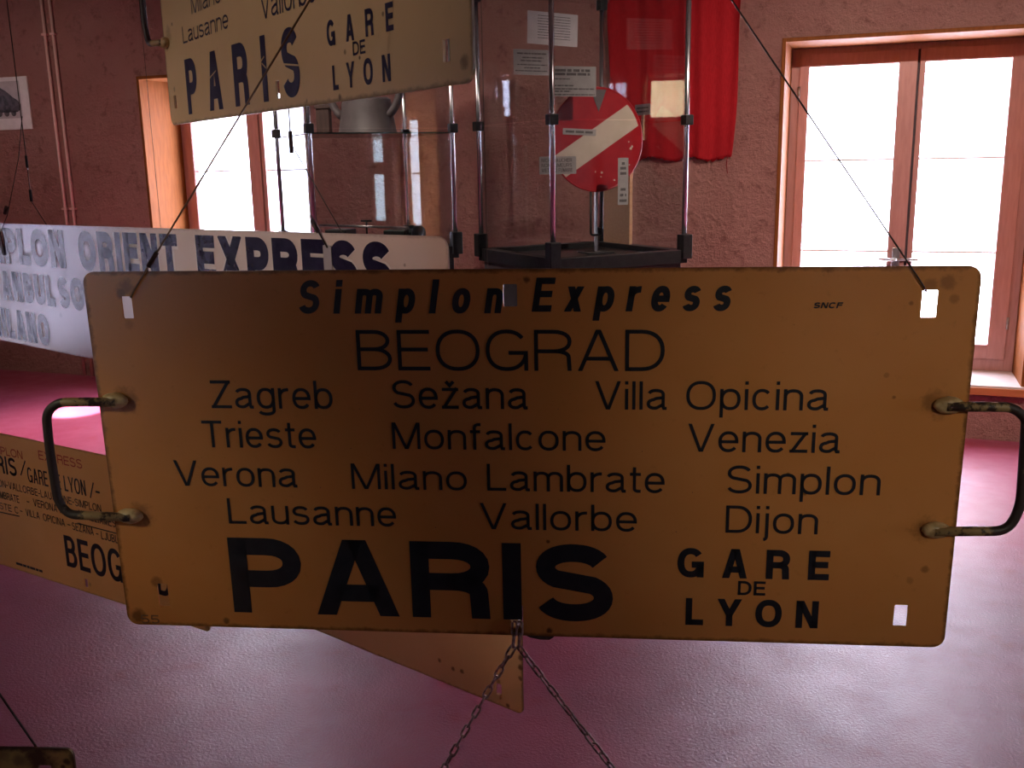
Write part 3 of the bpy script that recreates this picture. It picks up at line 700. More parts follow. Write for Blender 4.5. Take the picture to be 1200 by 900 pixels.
def plane_matrix(a, b, off=0.0):
    """vertical plane through plan points a -> b: local x along it, local y up, local z towards the viewer's side"""
    d = Vector((b[0] - a[0], b[1] - a[1], 0)).normalized(); n = d.cross(Vector((0, 0, 1)))
    return axes_matrix(d, (0, 0, 1), n, Vector((a[0], a[1], 0)) + n * off)
def dashes(bm, x0, x1, y, h, z, seed, gap=0.35):
    rnd = random.Random(seed); x = x0
    while x < x1:
        wd = min(rnd.uniform(1.2, 5.0) * h, x1 - x)
        flat_strip(bm, x, y, x + wd, y, h, z); x += wd + h * rnd.uniform(gap, gap * 2.2)
def note(name, mw, x0, y0, x1, y1, mat, label, group, lines=(), words=(), tilt=0.0, pen=0.15, seed=1, thick=0.0012):
    m = mw @ Matrix.Translation(((x0 + x1) / 2, y0, 0)) @ Matrix.Rotation(tilt, 4, 'Z')
    W, H = x1 - x0, y1 - y0
    r = empty(name, m); tag(r, label, 'label', group)
    plate('card', rrect(-W / 2, 0, W / 2, H, 0.002, 2), [], 0, thick, mat, r)
    for k, (fx0, fx1, fy, h) in enumerate(lines):
        bm = bmesh.new(); dashes(bm, -W / 2 + fx0 * W, -W / 2 + fx1 * W, fy * H, h, thick + 0.0004, seed * 31 + k); link('printed_line', bm, M['print_ink'], r)
    for (t, fx0, fx1, fy, h) in words:
        bm = bmesh.new(); lay_word(bm, t, -W / 2 + fx0 * W, -W / 2 + fx1 * W, fy * H, h, pen=pen, z=thick + 0.0004); link('printed_line', bm, M['print_ink'], r)
    return r
mD = plane_matrix((-1.325, 4.491), (-1.325 + 0.75, 4.491 + 0.66)); mFD = mD @ Matrix.Translation((0, 0, 0.15))
mLB = plane_matrix(CL_, CB_, 0.022); mBR = plane_matrix(CB_, CR_, 0.022)
note('paper_label', mLB, 0.276, 2.155, 0.556, 2.304, M['card'], 'white typed sheet, highest of the papers in the right display case', 'paper labels in the right case', [(0.2, 0.85, 0.88 - 0.085 * k, 0.0032) for k in range(9)], tilt=-0.03, seed=2)
note('paper_label', mLB, 0.200, 2.014, 0.393, 2.131, M['greycard'], 'dim grey label of centred lines, behind the front post left of the disc', 'paper labels in the right case', [(0.1, 0.95, 0.84, 0.007), (0.25, 0.85, 0.68, 0.006), (0.2, 0.8, 0.56, 0.006), (0.1, 0.95, 0.40, 0.005), (0.3, 0.75, 0.28, 0.005), (0.05, 0.95, 0.16, 0.005)], seed=3)
note('paper_label', mFD, -0.200, 1.883, 0.012, 2.010, M['greycard'], 'grey label with bold heading just above the red disc', 'paper labels in the right case', [(0.06, 0.86, 0.86, 0.011), (0.06, 0.86, 0.74, 0.011), (0.06, 0.40, 0.58, 0.005), (0.06, 0.5, 0.36, 0.006), (0.06, 0.95, 0.25, 0.006), (0.06, 0.42, 0.17, 0.006), (0.03, 0.97, 0.06, 0.005)], seed=4)
note('paper_label', mFD, -0.265, 1.550, -0.086, 1.627, M['greycard'], 'three-line no-smoking label at the lower left of the red disc', 'paper labels in the right case', (), [("NICHTRAUCHER", 0.06, 0.88, 0.68, 0.016), ("NON FUMEURS", 0.06, 0.88, 0.40, 0.016), ("VIETATO FUMARE", 0.06, 0.90, 0.12, 0.016)], seed=5)
note('paper_label', mFD, 0.123, 1.405, 0.176, 1.616, M['greycard'], 'narrow upright grey label in front of the pale board', 'paper labels in the right case', [(0.35, 0.65, 0.88, 0.012), (0.2, 0.8, 0.78, 0.012), (0.2, 0.8, 0.67, 0.012), (0.25, 0.75, 0.33, 0.012), (0.2, 0.8, 0.21, 0.012), (0.15, 0.85, 0.09, 0.012)], seed=6)
n_ = note('paper_label', mBR, 0.322, 1.812, 0.444, 1.862, M['greycard'], 'small grey label on a thin stick right of the red disc', 'paper labels in the right case', [(0.12, 0.9, 0.66, 0.007), (0.12, 0.9, 0.32, 0.007)], seed=7)
bm = bmesh.new(); add_box(bm, (-0.009, -0.115, -0.004), (0.009, 0.0, 0.0)); 
link('stick', bm, M['board'], n_)
# pale wooden board standing in the case
r = empty('wooden_board', plane_matrix(CB_, CR_, 0.03)); tag(r, 'pale upright wooden board standing behind the narrow label', 'board')
r.matrix_world = plane_matrix(CB_, CR_, 0.04) @ Matrix.Translation((0.075, ZB + 0.028, 0))
box('plank', (0, 0, -0.018), (0.232, 0.385, 0.0), M['board'], r, 0.002); box('foot', (0.02, -0.022, -0.028), (0.212, 0.0, 0.01), M['board'], r, 0.001)

# red signal disc with a white bar on a wire loop handle
mD = plane_matrix((-1.325, 4.491), (-1.325 + 0.75, 4.491 + 0.66)); r = empty('signal_disc', mD @ Matrix.Translation((0.092, ZB + 0.006, 0)))
tag(r, 'red signal disc with a slanting white bar inside the right display case', 'signal disc')
cz = 1.70 - ZB - 0.006; RAD = 0.234
circ = [(RAD * math.cos(2 * PI * i / 64), cz + RAD * math.sin(2 * PI * i / 64)) for i in range(64)]
plate('disc', circ, [], -0.006, 0.0, M['disc_red'], r)
ang = math.radians(31.5); half = 0.056
def bar_pt(a, b): return (a * math.cos(ang) - b * math.sin(ang), cz - 0.002 + a * math.sin(ang) + b * math.cos(ang))
o1 = [bar_pt(math.sqrt(RAD ** 2 - b * b) - 0.012, b) for b in [half * (2 * k / 8 - 1) for k in range(9)]]
o2 = [bar_pt(-(math.sqrt(RAD ** 2 - b * b) - 0.004), b) for b in [half * (1 - 2 * k / 8) for k in range(9)]]
plate('white_bar', o1 + o2, [], 0.0, 0.0012, M['disc_white'], r)
bm = bmesh.new(); add_tube(bm, [(RAD * math.cos(2 * PI * i / 64), cz + RAD * math.sin(2 * PI * i / 64), -0.003) for i in range(64)], 0.005, 6, True); link('rolled_rim', bm, M['disc_red'], r, True)
tube('wire_loop', round_path([(-0.03, cz - 0.20, -0.008), (-0.03, 0.085, -0.008), (0.028, 0.085, -0.008), (0.030, cz - 0.20, -0.008)], 0.014), 0.0055, M['black'], r, 8)
plate('pointed_tab', [(0.006, cz + 0.125), (0.045, cz + 0.225), (-0.035, cz + 0.225)], [], 0.001, 0.003, M['grey_paint'], r)
box('stand_rod', (-0.006, 0.0, -0.020), (0.006, cz, -0.008), M['steel'], r)
box('stand_foot', (-0.07, 0.0, -0.07), (0.07, 0.008, 0.05), M['black'], r, 0.002)
bm = bmesh.new(); rr_ = random.Random(4)
for k in range(12):
    a, d_ = rr_.uniform(PI, 2 * PI), rr_.uniform(0.12, 0.225); cx, cy = d_ * math.cos(a), cz + d_ * math.sin(a); q = rr_.uniform(0.003, 0.007)
    bm.faces.new([bm.verts.new((cx + q * rr_.uniform(.6, 1.3) * math.cos(2 * PI * i / 7), cy + q * rr_.uniform(.6, 1.3) * math.sin(2 * PI * i / 7), 0.0007)) for i in range(7)])
link('chipped_spots', bm, M['disc_white'], r)
note('paper_label', mD, -0.085, 1.722, 0.083, 1.750, M['greycard'], 'thin one-line strip label across the red disc', 'paper labels in the right case', [(0.08, 0.93, 0.5, 0.010)], tilt=-0.045, seed=8).location += Vector((0, 0, 0)) + mD.to_3x3() @ Vector((0, 0, 0.0025))

# things in the left case
mS = Matrix.Translation((-2.4815, 4.6, 1.7575))
r = empty('lantern_stand', mS); tag(r, 'grey tapered stand with two curved arms on the left glass shelf', 'lantern stand')
bm = bmesh.new(); add_lathe(bm, [(0.162, 0.0), (0.164, 0.008), (0.158, 0.016), (0.140, 0.12), (0.132, 0.17), (0.118, 0.18), (0.118, 0.172), (0.10, 0.165)], 32, sy=0.62); o = link('body', bm, M['grey_paint'], r); auto_smooth(o)
for sgn in (-1, 1):
    pts = [(sgn * 0.135, -0.02, 0.09), (sgn * 0.165, -0.02, 0.12), (sgn * 0.195, -0.02, 0.17), (sgn * 0.205, -0.02, 0.23), (sgn * 0.185, -0.02, 0.29), (sgn * 0.13, -0.02, 0.33)]
    bm = bmesh.new(); add_tube(bm, round_path(pts, 0.03, 4), 0.020, 10); link('arm', bm, M['grey_paint'], r, True)
tube('top_hoop', round_path([(-0.13, -0.02, 0.33), (-0.06, -0.02, 0.355), (0.06, -0.02, 0.355), (0.13, -0.02, 0.33)], 0.04), 0.020, M['grey_paint'], r, 10)
r = empty('wooden_box', Matrix.Translation((-2.745, 4.62, 1.7575)) @ Matrix.Rotation(0.3, 4, 'Z')); tag(r, 'slim dark brown wooden box standing left of the grey stand', 'box')
box('body', (-0.034, -0.03, 0), (0.034, 0.03, 0.135), M['darkwood'], r, 0.002); box('lid', (-0.041, -0.036, 0.135), (0.041, 0.036, 0.158), M['darkwood'], r, 0.004); box('neck', (-0.028, -0.024, 0.158), (0.028, 0.024, 0.172), M['darkwood'], r, 0.002)
r = empty('track_instrument', Matrix.Translation((-2.47, 4.56, ZB + 0.0065)) @ Matrix.Rotation(0.03, 4, 'Z')); tag(r, 'long black metal instrument with round end knob lying in the left case', 'instrument')
box('bed', (-0.25, -0.06, 0), (0.22, 0.06, 0.075), M['blacklac'], r, 0.006)
bm = bmesh.new()
for x in (-0.235, 0.10): add_box(bm, (x, -0.062, 0.075), (x + 0.12, 0.062, 0.105), 0.006)
link('cover_block', bm, M['black'], r)
bm = bmesh.new(); add_tube(bm, [(-0.27, -0.045, 0.128), (0.235, -0.045, 0.116)], 0.006, 8); add_tube(bm, [(-0.11, -0.063, 0.03), (0.02, -0.063, 0.022)], 0.004, 6); link('slide_rod', bm, M['steel'], r, True)
bm = bmesh.new()
add_tube(bm, [(0.215, 0, 0.085), (0.24, 0, 0.085)], 0.018, 10); add_tube(bm, [(0.24, 0, 0.085), (0.252, 0, 0.085), (0.285, 0, 0.085), (0.297, 0, 0.085)], [0.026, 0.040, 0.040, 0.028], 18)
link('round_knob', bm, M['black'], r, True)
bm = bmesh.new(); add_tube(bm, [(0.0, -0.045, 0.075), (0.0, -0.045, 0.15)], 0.005, 8); add_tube(bm, [(-0.03, -0.045, 0.15), (0.03, -0.045, 0.15)], 0.005, 8); link('thumb_screw', bm, M['black'], r, True)

# ------------------------------------------------------------------ route plaques
MAIN_WORDS = [('Zagreb', 0.1394, 0.2862, 0.2872, 0.0341), ('.', 0.3171, 0.3242, 0.2872, 0.0067), ('Sežana', 0.3572, 0.5145, 0.2884, 0.0341), ('.', 0.5488, 0.5556, 0.2886, 0.0068), ('Villa', 0.5913, 0.6721, 0.2889, 0.0333), ('Opicina', 0.6936, 0.85, 0.2892, 0.0334), ('Trieste', 0.1244, 0.2629, 0.2384, 0.0335), ('.', 0.3037, 0.3105, 0.2384, 0.0073), ('Monfalcone', 0.3546, 0.6034, 0.2389, 0.0325), ('.', 0.6448, 0.6518, 0.2385, 0.0072), ('Venezia', 0.6967, 0.8655, 0.2394, 0.0334), ('Verona', 0.0838, 0.2356, 0.1889, 0.0326), ('.', 0.2635, 0.27, 0.1887, 0.0073), ('Milano', 0.3025, 0.4411, 0.1881, 0.0321), ('Lambrate', 0.4651, 0.6716, 0.1884, 0.0333), ('.', 0.7031, 0.7099, 0.1894, 0.0072), ('Simplon', 0.7421, 0.9131, 0.1894, 0.034), ('Lausanne', 0.1461, 0.3539, 0.1406, 0.0331), ('.', 0.4009, 0.4073, 0.1399, 0.0077), ('Vallorbe', 0.4554, 0.6403, 0.1396, 0.0332), ('.', 0.6854, 0.6916, 0.14, 0.0076), ('Dijon', 0.7426, 0.847, 0.1405, 0.034)]
MAIN_BEO = [('BEOGRAD', 0.3186, 0.6687, 0.334, 0.0474)]
MAIN_TITLE = [('Simplon', 0.2528, 0.486, 0.4004, 0.0386), ('Express', 0.5206, 0.7372, 0.402, 0.0383)]
MAIN_PARIS = [('PARIS', 0.1416, 0.6129, 0.0213, 0.1009)]
MAIN_GARE = [('GARE', 0.6884, 0.863, 0.083, 0.0372), ('LYON', 0.6994, 0.8539, 0.0207, 0.0354)]
MAIN_DE = [('DE', 0.7595, 0.7914, 0.0615, 0.0183)]
MAIN_SNCF = [('SNCF', 0.8271, 0.8572, 0.4048, 0.0066)]
MAIN_SLOTS = [(0.0433, 0.3949, 0.0563, 0.4214), (0.9407, 0.3941, 0.9575, 0.4241), (0.94, 0.0258, 0.9556, 0.0536), (0.0442, 0.0259, 0.0578, 0.0577), (0.4892, 0.4076, 0.5047, 0.4332), (0.4895, 0.01, 0.5044, 0.0404)]
MAIN_HL = [(0.0261, 0.2968), (-0.0468, 0.2959), (-0.0634, 0.2819), (-0.0656, 0.2408), (-0.065, 0.1699), (-0.0543, 0.152), (0.0259, 0.1495)]
MAIN_HR = [(0.9737, 0.2971), (1.043, 0.297), (1.0587, 0.284), (1.0595, 0.2723), (1.0637, 0.1822), (1.0534, 0.1523), (0.9736, 0.15)]
MAIN_RING = (0.5097, 1.0236)
MAIN_WL = (0.0566, 0.4217)
MAIN_WR = (0.944, 0.4242)
MAIN_CL = [(0.4916, -0.0134), (0.3994, -0.1889)]
MAIN_CR = [(0.4995, -0.0131), (0.6123, -0.1755)]
TOP_WORDS = [('Lausanne', 0.1098, 0.332, 0.1272, 0.0267), ('.', 0.3786, 0.3891, 0.1259, 0.0034), ('Vallorbe', 0.4658, 0.6482, 0.1218, 0.0322), ('Milano', 0.167, 0.3085, 0.1666, 0.028)]
TOP_PARIS = [('PARIS', 0.1062, 0.5846, 0.0135, 0.0886)]
TOP_GARE = [('GARE', 0.6734, 0.844, 0.0658, 0.0295), ('LYON', 0.6832, 0.8328, 0.0138, 0.0289)]
TOP_DE = [('DE', 0.7423, 0.7743, 0.0487, 0.0153)]
TOP_SLOTS = [(0.0277, 0.0272, 0.0418, 0.0496), (0.4981, 0.0154, 0.5116, 0.0387), (0.9446, 0.0231, 0.9578, 0.0456)]
TOP_HL = [(-0.0611, 0.2766), (-0.0756, 0.2215), (-0.0838, 0.1523), (-0.0652, 0.1416), (0.0188, 0.1373)]
WHITE_WORDS = [('SIMPLON', -0.2255, 0.3633, 0.226, 0.103), ('ORIENT', 0.4386, 0.8899, 0.2137, 0.0993), ('EXPRESS', 0.963, 1.5689, 0.1947, 0.1091), ('ISTANBUL', -0.2004, 0.28, 0.1204, 0.0801), ('SOFIA', 0.3036, 0.604, 0.1143, 0.0922), ('MILANO', -0.143, 0.2226, 0.009, 0.0887)]
WHITE_SLOTS = [(-0.0032, 0.2654, 0.0162, 0.3089), (1.3937, 0.2843, 1.4086, 0.3055)]
WHITE_PTS = {'a': (0.2139, 0.8787), 'b': (0.213, 0.3888), 'c': (0.2693, 0.3287), 'd': (0.0126, 0.3069), 'e': (0.0644, 0.3531), 'f': (0.2186, 0.5298), 'g': (1.3231, 0.5934), 'h': (1.3114, 0.4918), 'i': (1.4346, 0.3309), 'j': (1.4009, 0.3041), 'k': (1.3526, 0.362)}
LOW_RED = [('SIMPLON', 0.0216, 0.2008, 0.3761, 0.0254), ('EXPRESS', 0.2825, 0.4848, 0.3881, 0.0275)]
LOW_BIG = [('PARIS', -0.0386, 0.1607, 0.3149, 0.0575), ('GARE DE LYON', 0.2135, 0.4883, 0.3076, 0.0469), ('-', 0.5323, 0.5512, 0.3072, 0.0508)]
LOW_SLASH = [(0.1793, 0.3227, 0.2112, 0.3729), (0.5053, 0.305, 0.5269, 0.3543)]
LOW_SMALL = [('DIJON-VALLORBE-LAUSANNE-SIMPLON', 0.0143, 0.549, 0.2685, 0.0231), ('MILANO LAMBRATE', -0.0774, 0.1537, 0.2298, 0.0236), ('-', 0.1921, 0.2051, 0.2318, 0.0239), ('VERONA P.', 0.2247, 0.3748, 0.2331, 0.0238), ('-', 0.407, 0.4229, 0.2351, 0.0217), ('VENEZIAMESTRE', 0.4425, 0.6568, 0.2336, 0.0256), ('TRIESTE C', -0.0298, 0.1432, 0.1932, 0.0221), ('-', 0.15, 0.1629, 0.1951, 0.0228), ('VILLA', 0.1789, 0.2479, 0.1942, 0.0227), ('OPICINA', 0.2648, 0.37, 0.1938, 0.0232), ('-', 0.3813, 0.3953, 0.1934, 0.022), ('SEŽANA', 0.403, 0.5019, 0.1905, 0.0238), ('-', 0.5119, 0.5232, 0.1891, 0.0223), ('LJUBLJANA', 0.5345, 0.6783, 0.1863, 0.0241)]
LOW_BEO = [('BEOGRAD', 0.3547, 0.8156, 0.067, 0.099)]
LOW_LINES = [(0.4299, 0.2155, 0.6543, 0.2167), (-0.0328, 0.1789, 0.1437, 0.1859)]
LOW_TINY = [(0.0911, 0.023, 0.2259, 0.0212)]
LOW_SLOTS = [(0.429, 0.0159, 0.4445, 0.0423)]
HID_SLOTS = [(0.5207, 0.0221, 0.5352, 0.047)]
HID_SPOTS = [(0.3703, 0.047), (0.4077, 0.0398), (0.431, 0.0426), (0.5499, 0.0068), (0.5833, 0.0771), (0.5886, 0.1329), (0.5034, 0.1957)]
MAIN_STAMP = [('55', 0.0178, 0.0421, 0.0021, 0.012)]


def slot_loop(s, r=0.0015): return rrect(*s, r, 3)
def wire_part(name, pts, r, mat, parent, n=6): return tube(name, pts, r, mat, parent, n)
def handle(parent, pts, out, mats, rod_r=0.0055, pads=True):
    """bent carrying bar welded to the plate face with two flattened pads"""
    path = [Vector((a, b, out)) for a, b in pts]
    bm = bmesh.new(); add_tube(bm, round_path([path[0], path[1]] + path[2:-2] + [path[-2], path[-1]], 0.018, 5), rod_r, 10)
    h = link('handle', bm, mats[0], parent, True)
    for p in (path[0], path[-1]):
        sgn = 1 if path[1].x > p.x else -1
        blob('weld_pad', (p.x + sgn * 0.004, p.y, 0.0035), (0.0165, 0.0098, 0.0088), mats[1], h, 0.06)
    return h

# main plaque
mMain = axes_matrix((0.9666, 0.2564, -0.0011), (0.0106, -0.0357, 0.9993), (0.2562, -0.9659, -0.0372), (-0.8664, 0.9074, 1.037))
PW, PH = 1.0, 0.45
spots = [(0.052, 0.432, 0.014, .55), (0.045, 0.425, 0.009, .7), (0.05, 0.388, 0.008, .25), (0.045, 0.06, 0.009, .55), (0.966, 0.433, 0.013, .45), (0.949, 0.43, 0.01, .4), (0.974, 0.415, 0.007, .4), (0.014, 0.012, 0.013, .75),
         (0.497, 0.045, 0.008, .8), (0.497, 0.004, 0.012, .8), (0.535, 0.105, 0.0045, .9), (0.536, 0.125, 0.003, .8), (0.536, 0.008, 0.006, .9), (0.515, 0.438, 0.0055, .8), (0.13, 0.008, 0.006, .8),
         (0.034, 0.297, 0.020, .5), (0.034, 0.15, 0.020, .5), (0.966, 0.297, 0.021, .5), (0.966, 0.15, 0.020, .55), (0.93, 0.41, 0.004, .6), (0.91, 0.33, 0.004, .35), (0.97, 0.10, 0.006, .5), (0.955, 0.085, 0.006, .3), (0.83, 0.19, 0.003, .6), (0.81, 0.213, 0.003, .7), (0.92, 0.305, 0.003, .6)]
M['main'] = plaque('yellow_plaque_enamel', (0.62, 0.238, 0.062), (0.66, 0.268, 0.080), 0.26, (PW, PH), spots, spec=0.6, grime=0.28, edge_amt=0.75)
sg = empty('route_plaque', mMain)
tag(sg, 'big yellow route plaque reading Simplon Express Beograd, hanging nearest in the middle', 'route plaque', 'yellow enamel route plaques')
plate('plate', rrect(0, 0, PW, PH, 0.014), [slot_loop(s) for s in MAIN_SLOTS], -0.003, 0.0, M['main'], sg)
text_part('title_letter', MAIN_TITLE, M['ink'], sg, split=True, pen=0.19, ws=0.80, shear=0.16, label='bold slanted black lettering')
text_part('beograd_lettering', MAIN_BEO, M['ink'], sg, pen=0.095)
for (nm, a, b) in (('zagreb_lettering', 0, 6), ('trieste_lettering', 6, 11), ('verona_lettering', 11, 17), ('lausanne_lettering', 17, 22)):
    text_part(nm, MAIN_WORDS[a:b], M['ink'], sg, pen=0.112)
text_part('paris_letter', MAIN_PARIS, M['ink'], sg, split=True, pen=0.225, label='heavy black capitals')
text_part('gare_letter', MAIN_GARE, M['ink'], sg, split=True, pen=0.215, ws=0.92); text_part('de_lettering', MAIN_DE, M['ink'], sg, pen=0.18)
text_part('sncf_mark', MAIN_SNCF, M['ink'], sg, pen=0.24, shear=0.25); text_part('stamped_number', MAIN_STAMP, M['stamp_ink'], sg, pen=0.16)
HM = (M['rod'], M['pad']); handle(sg, MAIN_HL, 0.0085, (M['rod_mix'], M['pad']) if 'rod_mix' in M else HM); handle(sg, MAIN_HR, 0.0085, HM)
plate('bent_tab', [(0.505, 0.001), (0.512, -0.003), (0.524, -0.0055), (0.536, -0.0055), (0.541, -0.002), (0.542, 0.001)], [], -0.004, -0.001, M['rod_dark'], sg)
ZR = 0.0025
def rig(parent, ring, tops, mw, side=0.0025, z_ceiling=ZC, wr=0.0011, mat='wire_brown'):
    """two wires from the upper slots to a ring, one wire from the ring to a hook in the ceiling (all parts of the plaque's hanger)"""
    h = empty('hanging_wire', mw); h.parent = None
    inv = mw.inverted(); top = mw @ Vector((ring[0], ring[1], 0)); up = inv @ Vector((top.x, top.y, z_ceiling))
    return h, up
hg = empty('hanging_wire', mMain @ Matrix.Translation((MAIN_RING[0], MAIN_RING[1], 0)))
tag(hg, 'two brown wires running from the Beograd plaque up to one ring', 'wire')
def to_h(u, v, z): return (u - MAIN_RING[0], v - MAIN_RING[1], z)
for k, (u, v) in enumerate((MAIN_WL, MAIN_WR)):
    d = Vector((MAIN_RING[0] - u, MAIN_RING[1] - v)).normalized()
    st = wire_part('strand', [to_h(u, v - 0.002, -0.006), to_h(u, v - 0.001, 0.0025), to_h(u + d.x * 0.01, v + d.y * 0.01, 0.003), to_h(*MAIN_RING, 0.003)], 0.0011 if k == 0 else 0.0009, M['wire_brown'] if k == 0 else M['wire'], hg)
    if k == 0:
        a, b = (u + d.x * 0.043, v + d.y * 0.043), (u + d.x * 0.063, v + d.y * 0.063)
        tube('crimp_sleeve', [to_h(*a, 0.003), to_h(*b, 0.003)], 0.0028, M['ferrule'], st, 8)
bm = bmesh.new(); add_tube(bm, [(0.012 * math.cos(a * PI / 12), 0.012 * math.sin(a * PI / 12), 0.003) for a in range(24)], 0.002, 6, True); link('ring', bm, M['steel'], hg, True)
inv = (mMain @ Matrix.Translation((MAIN_RING[0], MAIN_RING[1], 0))).inverted(); w0 = mMain @ Vector((MAIN_RING[0], MAIN_RING[1] + 0.012, 0.003))
wire_part('ceiling_strand', [inv @ w0, inv @ Vector((w0.x, w0.y, ZC))], 0.0011, M['wire_brown'], hg)

# chain through the bottom slot
ch = empty('chain', mMain @ Matrix.Translation((0.497, 0.012, 0))); tag(ch, 'rusty link chain looped through the bottom slot of the Beograd plaque', 'chain')
LP, LW, LR = 0.0160, 0.0098, 0.0015
def link_mesh():
    bm = bmesh.new(); hl = LP / 2 + LR * 0.6; rad = LW / 2 - LR; pts = []
    for i in range(9):
        a = PI * i / 8; pts.append((rad * math.cos(a), hl - rad + rad * math.sin(a), 0))
    for i in range(9):
        a = PI + PI * i / 8; pts.append((rad * math.cos(a), -(hl - rad) + rad * math.sin(a), 0))
    add_tube(bm, pts, LR, 6, True); me = bpy.data.meshes.new('chain_link'); bm.to_mesh(me); bm.free(); me.materials.append(M['chain'])
    for p in me.polygons: p.use_smooth = True
    return me
LM = link_mesh()
def chain_run(path, z):
    pts = [Vector((a - 0.497, b - 0.012, zz)) for a, b, zz in path]
    tot = sum((b - a).length for a, b in zip(pts, pts[1:])); n = int(tot / LP); k = 0; s = 0.0
    for i in range(n):
        t = (i + 0.5) * LP; acc = 0
        for a, b in zip(pts, pts[1:]):
            l = (b - a).length
            if acc + l >= t: p = a + (b - a) * ((t - acc) / l); d = (b - a).normalized(); break
            acc += l
        side = Vector((0, 0, 1)) if abs(d.z) < 0.9 else Vector((1, 0, 0))
        x = d.cross(side).normalized(); zz = x.cross(d)
        rot = Matrix((x, d, zz)).transposed().to_4x4()
        o = bpy.data.objects.new('link', LM); C.objects.link(o); o.parent = ch
        o.matrix_local = Matrix.Translation(p) @ rot @ Matrix.Rotation(PI / 2 * (i % 2) + 0.35 + random.uniform(-.25, .25), 4, 'Y')
def along(a, b, d): v = (Vector(b) - Vector(a)).normalized(); return tuple(Vector(a) + v * d)
la, lb = MAIN_CL; ra, rb = MAIN_CR
l2 = along(la, lb, 0.33); r2 = along(ra, rb, 0.33)
chain_run([(0.4945, 0.020, 0.004), (0.4935, 0.004, 0.0055), (la[0], la[1], 0.006), (l2[0], l2[1], 0.006)], 0)
chain_run([(0.5005, 0.020, 0.004), (0.5000, 0.004, 0.0055), (ra[0], ra[1], 0.006), (r2[0], r2[1], 0.006)], 0)
chain_run([(0.4975, 0.014, 0.006), (0.4975, 0.014, -0.010), (0.4975, -0.006, -0.012)], 0)

# the plaque carried by the chain
vl = l2[1] - 0.012
lp = empty('route_plaque', mMain @ Matrix.Translation((0, vl - 0.45 + 0.034, 0.006))); tag(lp, 'yellow plaque hung on the two chain ends just under the bottom edge of the photo', 'route plaque', 'yellow enamel route plaques')
M['under'] = plaque('yellow_plaque_enamel_plain', (0.62, 0.30, 0.07), (0.66, 0.33, 0.09), 0.3, (0.9, 0.45), [(l2[0] - 0.05, 0.44, 0.01, .7), (r2[0] - 0.05, 0.44, 0.01, .7)], u0=0.05, edge_amt=0.75)
plate('plate', rrect(0.05, 0, 0.95, 0.45, 0.014), [slot_loop((x - 0.0075, 0.400, x + 0.0075, 0.430)) for x in (l2[0], r2[0])], -0.003, 0.0, M['under'], lp)

# plaques like it, hung around
def hang_straight(label, mw, pts, mat, r=0.0008, group='straight hanging wires'):
    """plumb wires from points on a plaque up to the ceiling"""
    base = mw @ Vector((pts[0][0], pts[0][1], -0.0045))
    h = empty('hanging_wire', None, tuple(base)); tag(h, label, 'wire', group)
    for (u, v) in pts:
        p = mw @ Vector((u, v, -0.0045)) - base; q0 = mw @ Vector((u, v - 0.006, -0.0045)) - base
        wire_part('strand', [q0, p, (p.x, p.y, ZC - base.z)], r, mat, h, 5)
    return h

mTop = axes_matrix((0.8203, -0.5719, 0), (0, 0, 1), (-0.5719, -0.8203, 0), (-1.1975, 1.4898, 1.6774))
TW, TH = 1.0, 0.45
M['top'] = plaque('cream_plaque_enamel', (0.74, 0.52, 0.25), (0.78, 0.56, 0.29), 0.35, (TW, TH), [(0.035, 0.06, 0.006, .5), (0.055, 0.165, 0.004, .8), (0.03, 0.15, 0.02, .35), (0.72, 0.055, 0.004, .6), (0.758, 0.045, 0.003, .9), (0.765, 0.055, 0.003, .8), (0.82, 0.085, 0.004, .7), (0.70, 0.004, 0.006, .8), (0.995, 0.09, 0.006, .9), (0.995, 0.13, 0.006, .9), (0.985, 0.02, 0.01, .6), (0.6, 0.006, 0.005, .6)], grime=0.22)
tp = empty('route_plaque', mTop); tag(tp, 'cream route plaque with navy PARIS GARE DE LYON, highest one, cut by the top edge', 'route plaque', 'yellow enamel route plaques')
plate('plate', rrect(0, 0, TW, TH, 0.016), [slot_loop(s) for s in TOP_SLOTS + [(0.0277, 0.40, 0.0418, 0.425), (0.4981, 0.41, 0.5116, 0.434), (0.9446, 0.40, 0.9578, 0.425)]], -0.003, 0.0, M['top'], tp)
text_part('milano_lettering', [TOP_WORDS[3]], M['navy'], tp, pen=0.10); text_part('lausanne_lettering', TOP_WORDS[:3], M['navy'], tp, pen=0.11)
text_part('paris_letter', TOP_PARIS, M['navy'], tp, split=True, pen=0.215, ws=0.86); text_part('gare_letter', TOP_GARE, M['navy'], tp, split=True, pen=0.20, ws=0.86); text_part('de_lettering', TOP_DE, M['navy'], tp, pen=0.17)
bm = bmesh.new()
for a in ((0.21, 0.058, 0.262, 0.072), (0.300, 0.084, 0.338, 0.0835), (0.437, 0.062, 0.466, 0.074), (0.513, 0.060, 0.60, 0.050), (0.455, 0.066, 0.47, 0.058)): flat_strip(bm, *a, 0.0022, 0.0009)
link('scratches', bm, M['top'], tp)
TH_ = [(0.026, 0.2835), (-0.052, 0.2835), (-0.0686, 0.272), (-0.0780, 0.2415), (-0.078, 0.175), (-0.0652, 0.145), (0.0200, 0.1385)]
handle(tp, TH_, 0.0085, (M['rod'], M['pad'])); handle(tp, [(1 - a, b) for a, b in TH_], 0.0085, (M['rod'], M['pad']))
hang_straight('pair of straight wires above the cream PARIS plaque', mTop, [(0.0347, 0.43), (0.951, 0.43)], M['wire'])

